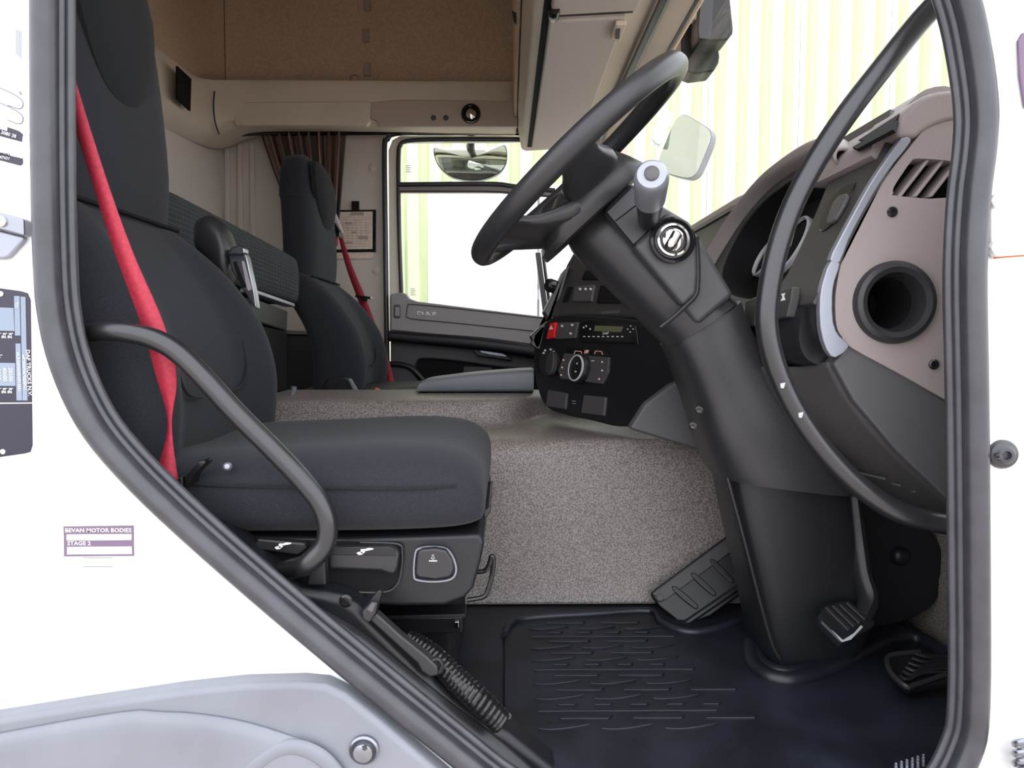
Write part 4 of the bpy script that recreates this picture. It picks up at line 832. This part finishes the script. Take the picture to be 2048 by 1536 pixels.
# knee panel
prism('knee_end', YP(.905), [(1667, 727), (1696, 690), (1800, 742), (1896, 804), (1990, 855), (1990, 1085), (1896, 999), (1792, 900), (1708, 801)], 0, .03, M['kneegrey'], db, bev=.004, seg=3)
sheet('kick_panel', [[P(x, y, Y) for x, y, Y in r] for r in ([(1660, 722, .92), (1704, 798, .92), (1788, 898, .92), (1892, 997, .92), (1990, 1083, .92)], [(1600, 733, .97), (1640, 830, .97), (1735, 930, .97), (1850, 1012, .97), (1960, 1050, .97)], [(1530, 733, 1.03), (1570, 812, 1.03), (1685, 908, 1.03), (1801, 1006, 1.03), (1930, 1030, 1.03)], [(1495, 740, 1.10), (1540, 820, 1.10), (1650, 915, 1.10), (1770, 1000, 1.10), (1900, 1022, 1.10)], [(1480, 740, 1.2), (1520, 800, 1.2), (1620, 880, 1.2), (1720, 960, 1.2), (1850, 990, 1.2)])], M['dashgrey'], db, th=.006, k=4)
for i in range(5):
    a0 = Vector((1705+i*30, 936+i*13)); tube('grille_slot', [P(a0.x+q*62, a0.y+q*14, 1.035-.085*q)+Vector((-.002, -.006, -.004)) for q in (0, .5, 1)], .0018, M['kneegrey'], db, k=2, seg=6)
# panel left of the column
prism('tunnel_knee_panel', YP(1.285), [(1258, 858), (1290, 808), (1340, 770), (1400, 745), (1460, 745), (1460, 920), (1405, 902), (1330, 880)], 0, .03, M['kneegrey'], db, bev=.006)
# centre console
cA, cB, cC = P(1085, 800, 1.74), P(1250, 850, 1.42), P(1100, 640, 1.78)
pco = PL(cA, cB, cC)
con = prism('console_face', pco, cat([(1104, 634), (1160, 629), (1340, 650), (1400, 700), (1380, 745), (1330, 788), (1262, 851), (1180, 840), (1104, 822), (1080, 795), (1068, 745), (1067, 700), (1080, 660)], 2, True), 0, .03, M['black'], db, bev=.006, seg=3)
pcu = PL(cC, P(1300, 640, 1.45), P(1150, 500, 1.86))
cup_ = prism('console_top', pcu, [(1100, 636), (1112, 590), (1132, 530), (1150, 498), (1230, 505), (1345, 560), (1345, 640), (1160, 630)], 0, .12, M['dashgrey'], db, bev=.008, seg=3)
prism('console_side', YP(1.80), [(1098, 640), (1085, 650), (1068, 668), (1062, 690), (1080, 700), (1090, 660), (1120, 600), (1140, 530), (1128, 540), (1105, 590), (1088, 622)], .0, .12, M['doordark'], db, bev=.004)
lathe('air_knob', P(1104, 572, 1.82), Vector((-1, -.4, .3)), [(.018, -.02), (.018, .01), (.015, .016), (0, .016)], M['gloss'], db, seg=18)
prism('vent_pod', YP(1.80), [(1060, 672), (1078, 655), (1092, 648), (1086, 690), (1072, 700)], .0, .08, M['blacksoft'], db, bev=.004)
def knob_sym(pl, x, y, s, par, h, m='white'): prism('symbol', pl, [(x-s, y-s), (x+s, y-s*.8), (x+s*.8, y+s), (x-s*.9, y+s*.7)], h, -h+.0005, M[m], par, bev=0)
hz = prism('hazard_switch', pco, [(1099, 647), (1111, 644), (1107, 675), (1092, 678)], .008, .004, M['red'], con, bev=.002)
prism('symbol', pco, [(1102, 651), (1106, 658), (1098, 659)], .0086, -.008, M['white'], hz, bev=0)
prism('switch_bank', pco, [(1117, 645), (1155, 644), (1150, 676), (1110, 678)], .006, .004, M['doordark'], con, bev=.002)
for x, y in ((1124, 652), (1144, 650), (1141, 667)): knob_sym(pco, x, y, 2.4, con, .0068)
rd = prism('radio', pco, [(1160, 645), (1178, 638), (1270, 650), (1276, 690), (1268, 686), (1156, 683)], .006, .01, M['gloss'], con, bev=.003)
prism('display', pco, [(1190, 651), (1246, 653), (1242, 664), (1188, 662)], .0068, -.004, M['lcd'], rd, bev=0)
text('lettering', 'DAF', pco, 1211, 667, 4.5, M['white'], rd, h=.0068, wide=1.7, bold=.015)
for i in range(9): prism('key_mark', pco, [(1166+i*9.5, 672), (1170+i*9.5, 672.2), (1170+i*9.5, 674), (1166+i*9.5, 674)], .0068, -.006, M['white'], rd, bev=0)
for q in ((1261, 652), (1255, 658), (1266, 658), (1260, 664)): prism('key_mark', pco, ell(q[0], q[1], 1.3, 1.3, 8), .0068, -.006, M['white'], rd, bev=0)
for q in ((1167, 655), (1172, 652), (1180, 658)): prism('key_mark', pco, ell(q[0], q[1], 1.4, 2.0, 8), .0068, -.006, M['white'], rd, bev=0)
lk_ = prism('lamp_dial', pco, ell(1096, 722, 18, 29, 28, .12), .008, .004, M['blacksoft'], con, bev=.003)
prism('dial_grip', pco, ell(1098, 726, 8, 24, 20, .12), .022, -.006, M['dashgrey'], lk_, bev=.004)
for q in ((1090, 701), (1087, 706), (1101, 699), (1107, 704)): knob_sym(pco, q[0], q[1], 2, lk_, .0086)
cm = prism('climate_panel', pco, [(1128, 706), (1217, 714), (1215, 745), (1203, 768), (1120, 757), (1116, 740)], .006, .004, M['doordark'], con, bev=.002)
dp = prism('climate_display', pco, [(1134, 696), (1215, 702), (1217, 713), (1130, 708)], .005, .004, M['gloss'], con, bev=.001)
text('lettering', 'OFF', pco, 1173, 704, 7, M['amber'], dp, h=.0058, wide=.85)
for x in (1156, 1197): tube('display_line', [pco.at(x-8, 708, .006), pco.at(x-6, 702, .006), pco.at(x+6, 703, .006), pco.at(x+8, 709, .006)], .0006, M['amber'], dp, k=1, seg=6)
dkc = pco.at(1163, 738, .006)
dk = lathe('climate_knob', dkc, pco.n, [(.036, 0), (.035, .010), (.031, .016), (.028, .0165), (0, .016)], M['black'], cm, seg=30)
lathe('knob_ring', dkc+pco.n*.016, pco.n, [(.0315, -.001), (.0315, .002), (.0285, .003), (.028, 0)], M['brush'], dk, seg=32, cap=False)
for q in ((1154, 727), (1151, 743)): knob_sym(pco, q[0], q[1], 1.6, dk, .0235)
for q in ((1127, 720), (1124, 735), (1122, 750), (1204, 724), (1204, 741), (1198, 758)): knob_sym(pco, q[0], q[1], 1.5, cm, .0068, 'amber')
for q in ((1145, 718), (1185, 721)): prism('symbol', pco, [(q[0]-3, q[1]), (q[0]+3, q[1]), (q[0]+3, q[1]+1.4), (q[0]-3, q[1]+1.4)], .0068, -.006, M['white'], cm, bev=0)
for q in ([(1096, 779), (1133, 786), (1130, 819), (1090, 812)], [(1167, 789), (1211, 794), (1207, 832), (1161, 826)]): prism('socket_cover', pco, q, .006, .004, M['doordark'], con, bev=.003)
for y in (801, 806): prism('symbol', pco, [(1144, y), (1151, y+.6), (1151, y+2), (1144, y+1.4)], .0006, .0, M['ink'], con, bev=0)
ub_ = prism('switch_row', pcu, [(1150, 572), (1188, 569), (1182, 602), (1143, 602)], .006, .004, M['doordark'], cup_, bev=.003)
for q in ((1160, 578), (1171, 578), (1181, 578)): knob_sym(pcu, q[0], q[1], 2.4, ub_, .0068)
prism('switch_blank', pcu, [(1135, 574), (1146, 573), (1136, 604), (1124, 604)], .002, .004, M['matte'], cup_, bev=.001)
prism('switch_blank', pcu, [(1200, 570), (1260, 575), (1262, 606), (1192, 606)], .003, .004, M['matte'], cup_, bev=.002)
prism('switch_blank', pcu, [(1170, 540), (1225, 545), (1222, 560), (1162, 559)], .003, .004, M['matte'], cup_, bev=.002)
prism('badge_lettering', pcu, [(1204, 622), (1240, 620), (1238, 627), (1200, 628)], .002, .0, M['kneegrey'], cup_, bev=.001)

# ------------------------------------------------------------------ pedals
fp = thing('foot_rest', 'black ribbed foot rest plate on the tunnel side', 'foot rest')
pfr = PL(P(1310, 1195, 1.29), P(1465, 1070, 1.325), P(1372, 1250, 1.255))
prism('plate', pfr, [(1300, 1186), (1312, 1176), (1460, 1066), (1500, 1060), (1520, 1160), (1420, 1232), (1368, 1252), (1318, 1212)], 0, .02, M['black'], fp, bev=.004)
prism('top_strip', pfr, [(1304, 1188), (1462, 1070), (1480, 1090), (1330, 1200)], .004, 0, M['dashgrey'], fp, bev=.001)
for i in range(4): prism('rib', pfr, cat([(1345+i*38, 1180-i*27), (1352+i*38, 1172-i*27), (1392+i*36, 1206-i*26), (1396+i*36, 1214-i*26), (1388+i*36, 1216-i*26)], 2, True), .006, 0, M['black'], fp, bev=.002)
tube('front_edge', [pfr.at(1366, 1250, .004), pfr.at(1425, 1210, .004), pfr.at(1500, 1158, .004)], .006, M['black'], fp, k=2, seg=8)
lathe('screw', pfr.at(1320, 1195, .002), pfr.n, [(.008, 0), (.007, .003), (.003, .004), (0, .003)], M['dashgrey'], fp, seg=14)
pb = thing('pedal_bracket', 'black pedal bracket plate with large bolt on the bulkhead', 'bracket')
prism('plate', YP(1.16), cat([(1680, 985), (1760, 1000), (1850, 1055), (1880, 1090), (1893, 1135), (1880, 1160), (1878, 1195), (1855, 1222), (1800, 1248), (1730, 1255), (1690, 1180)], 2, True), 0, .03, M['black'], pb, bev=.006)
lathe('bolt', P(1799, 1112, 1.16), -Vector((0, 1, 0)), [(.017, -.004), (.016, .006), (.010, .012), (0, .014)], M['black'], pb, seg=20)
bp = thing('brake_pedal', 'worn black ribbed brake pedal beside the column base', 'pedal')
pbr = PL(P(1640, 1215, 1.02), P(1752, 1250, 1.0), P(1690, 1285, .97))
prism('pad', pbr, [(1638, 1228), (1650, 1208), (1685, 1198), (1702, 1200), (1752, 1240), (1748, 1252), (1700, 1280), (1684, 1285), (1640, 1242)], 0, .018, M['black'], bp, bev=.005)
for i in range(4): prism('rib', pbr, [(1650+i*14, 1214-i*3), (1656+i*14, 1212-i*3), (1702+i*11, 1256-i*7), (1697+i*11, 1261-i*7)], .004, 0, M['blacksoft'], bp, bev=.001)
prism('worn_edge', pbr, [(1664, 1260), (1686, 1280), (1708, 1266), (1722, 1250), (1726, 1254), (1702, 1279), (1684, 1284)], .0008, 0, M['chip'], bp, bev=0)
tube('arm', [P(1700, 985, 1.09), P(1712, 1080, 1.08), P(1722, 1150, 1.06), P(1735, 1200, 1.04), P(1720, 1240, 1.02)], .014, M['black'], bp, k=4, flat=1.6)
prism('arm_highlight', YP(1.045), [(1717, 1178), (1750, 1186), (1738, 1194), (1722, 1200)], .0, .004, M['steel'], bp, bev=.001)
ap = thing('accelerator_pedal', 'black ribbed accelerator pedal near the door frame', 'pedal')
pap = PL(P(1780, 1330, 1.0), P(1900, 1310, 1.02), P(1815, 1372, .955))
prism('pad', pap, cat([(1772, 1325), (1780, 1310), (1840, 1303), (1905, 1310), (1960, 1320), (1960, 1368), (1880, 1366), (1820, 1376), (1808, 1372), (1780, 1345)], 1, True), 0, .012, M['gloss'], ap, bev=.004)
for i in range(6): tube('rib', [pap.at(x, y, .003) for x, y in ((1800+i*6, 1352-i*9), (1815+i*9, 1360-i*9), (1850+i*10, 1346-i*6), (1930, 1345-i*6))], .003, M['black'], ap, k=4, seg=6)
tube('rim', [pap.at(x, y, .002) for x, y in ((1840, 1304), (1782, 1310), (1774, 1325), (1784, 1347), (1812, 1373), (1830, 1370), (1890, 1350))], .004, M['blacksoft'], ap, k=3, seg=8)

# ------------------------------------------------------------------ grab handles, hose, lever
gh = thing('entry_grab_handle', 'curved black grab handle beside the driver seat', 'handle')
tube('bar', [P(x, y, Y) for x, y, Y in ((152, 664, .808), (182, 662, .797), (225, 661, .787), (290, 672, .787), (345, 697, .787), (398, 745, .787), (470, 823, .787), (540, 893, .787), (600, 955, .787), (640, 1005, .787), (655, 1050, .787), (648, 1092, .787), (615, 1127, .787), (602, 1133, .80), (568, 1141, .815))], .0122, M['bar'], gh, k=5, seg=16)
prism('foot_bracket', YP(.80), [(620, 1125), (650, 1100), (652, 1172), (612, 1172)], -.002, .018, M['black'], gh, bev=.003)
gd = thing('pillar_grab_rail', 'long bowed black grab rail in front of the dashboard end', 'handle')
rail = [(1935, -75, .80), (1900, -22, .82), (1840, 42, .835), (1765, 135, .84), (1695, 226, .84), (1636, 315, .84), (1588, 405, .84), (1556, 495, .84), (1538, 580, .84), (1534, 655, .84), (1552, 735, .84), (1592, 822, .84), (1650, 904, .84), (1720, 974, .84), (1790, 1020, .84), (1860, 1042, .835), (1920, 1050, .82), (1950, 1052, .80)]
tube('bar', [P(*q) for q in rail], .0135, M['bar'], gd, k=5, seg=16)
for x, y in ((1566, 771), (1602, 830)): prism('paint_chip', YP(.826), [(x-5, y-4), (x+5, y-6), (x+3, y+2), (x+1, y+6), (x-4, y+5)], .0, .002, M['chip'], gd, bev=0)
ho = thing('coiled_hose', 'black coiled air hose lying along the sill', 'hose')
hp0 = [P(818, 1283, .86), P(862, 1311, .84), P(910, 1357, .81), P(955, 1398, .79), P(1003, 1446, .785)]
axp = [Vector(v) for v in cat(hp0, 70)]; turns = 27; hx = []
for i, q in enumerate(axp):
    t = (axp[min(i+1, len(axp)-1)]-axp[max(i-1, 0)]).normalized(); s1 = t.cross(Vector((0, 1, 0))).normalized(); s2 = t.cross(s1)
    a = 2*math.pi*turns*i/(len(axp)-1); hx.append(q+(s1*math.cos(a)+s2*math.sin(a))*.0118)
tube('coil', hx, .0040, M['gloss'], ho, k=1, seg=8)
tube('tail', [P(952, 1385, .80), P(985, 1400, .80), P(1002, 1425, .795), P(1004, 1445, .79)], .003, M['gloss'], ho, k=4, seg=8)
lb = thing('latch_lever', 'black plastic latch arm lying beside the coiled hose', 'lever')
ple = YP(.79)
prism('arm', ple, [(735, 1238), (752, 1226), (800, 1270), (856, 1315), (876, 1335), (876, 1352), (860, 1356), (842, 1344), (834, 1328)], .0, .016, M['blacksoft'], lb, bev=.003)
prism('head', ple, [(722, 1225), (742, 1203), (756, 1206), (752, 1226), (738, 1248), (724, 1240)], .006, .016, M['blacksoft'], lb, bev=.003)
prism('catch', ple, [(738, 1204), (756, 1180), (765, 1184), (757, 1208), (748, 1212)], .0, .014, M['black'], lb, bev=.002)
prism('label_window', ple, [(733, 1220), (743, 1206), (752, 1208), (744, 1226)], .0068, -.005, M['kneegrey'], lb, bev=.001)
tube('pivot_loop', [ple.at(x, y, -.006) for x, y in ((862, 1322), (876, 1318), (884, 1330), (878, 1344), (866, 1346))], .003, M['black'], lb, k=3, seg=8)

# ------------------------------------------------------------------ put every empty at the base of its thing
bpy.context.view_layer.update()
for r in ROOTS:
    pts = []
    for ch in r.children_recursive:
        if ch.type == 'MESH': pts += [ch.matrix_world @ Vector(c) for c in ch.bound_box]
    if not pts: continue
    c = Vector(((min(p.x for p in pts)+max(p.x for p in pts))/2, (min(p.y for p in pts)+max(p.y for p in pts))/2, min(p.z for p in pts)))
    r.location = c
    for ch in r.children: ch.location = ch.location-c
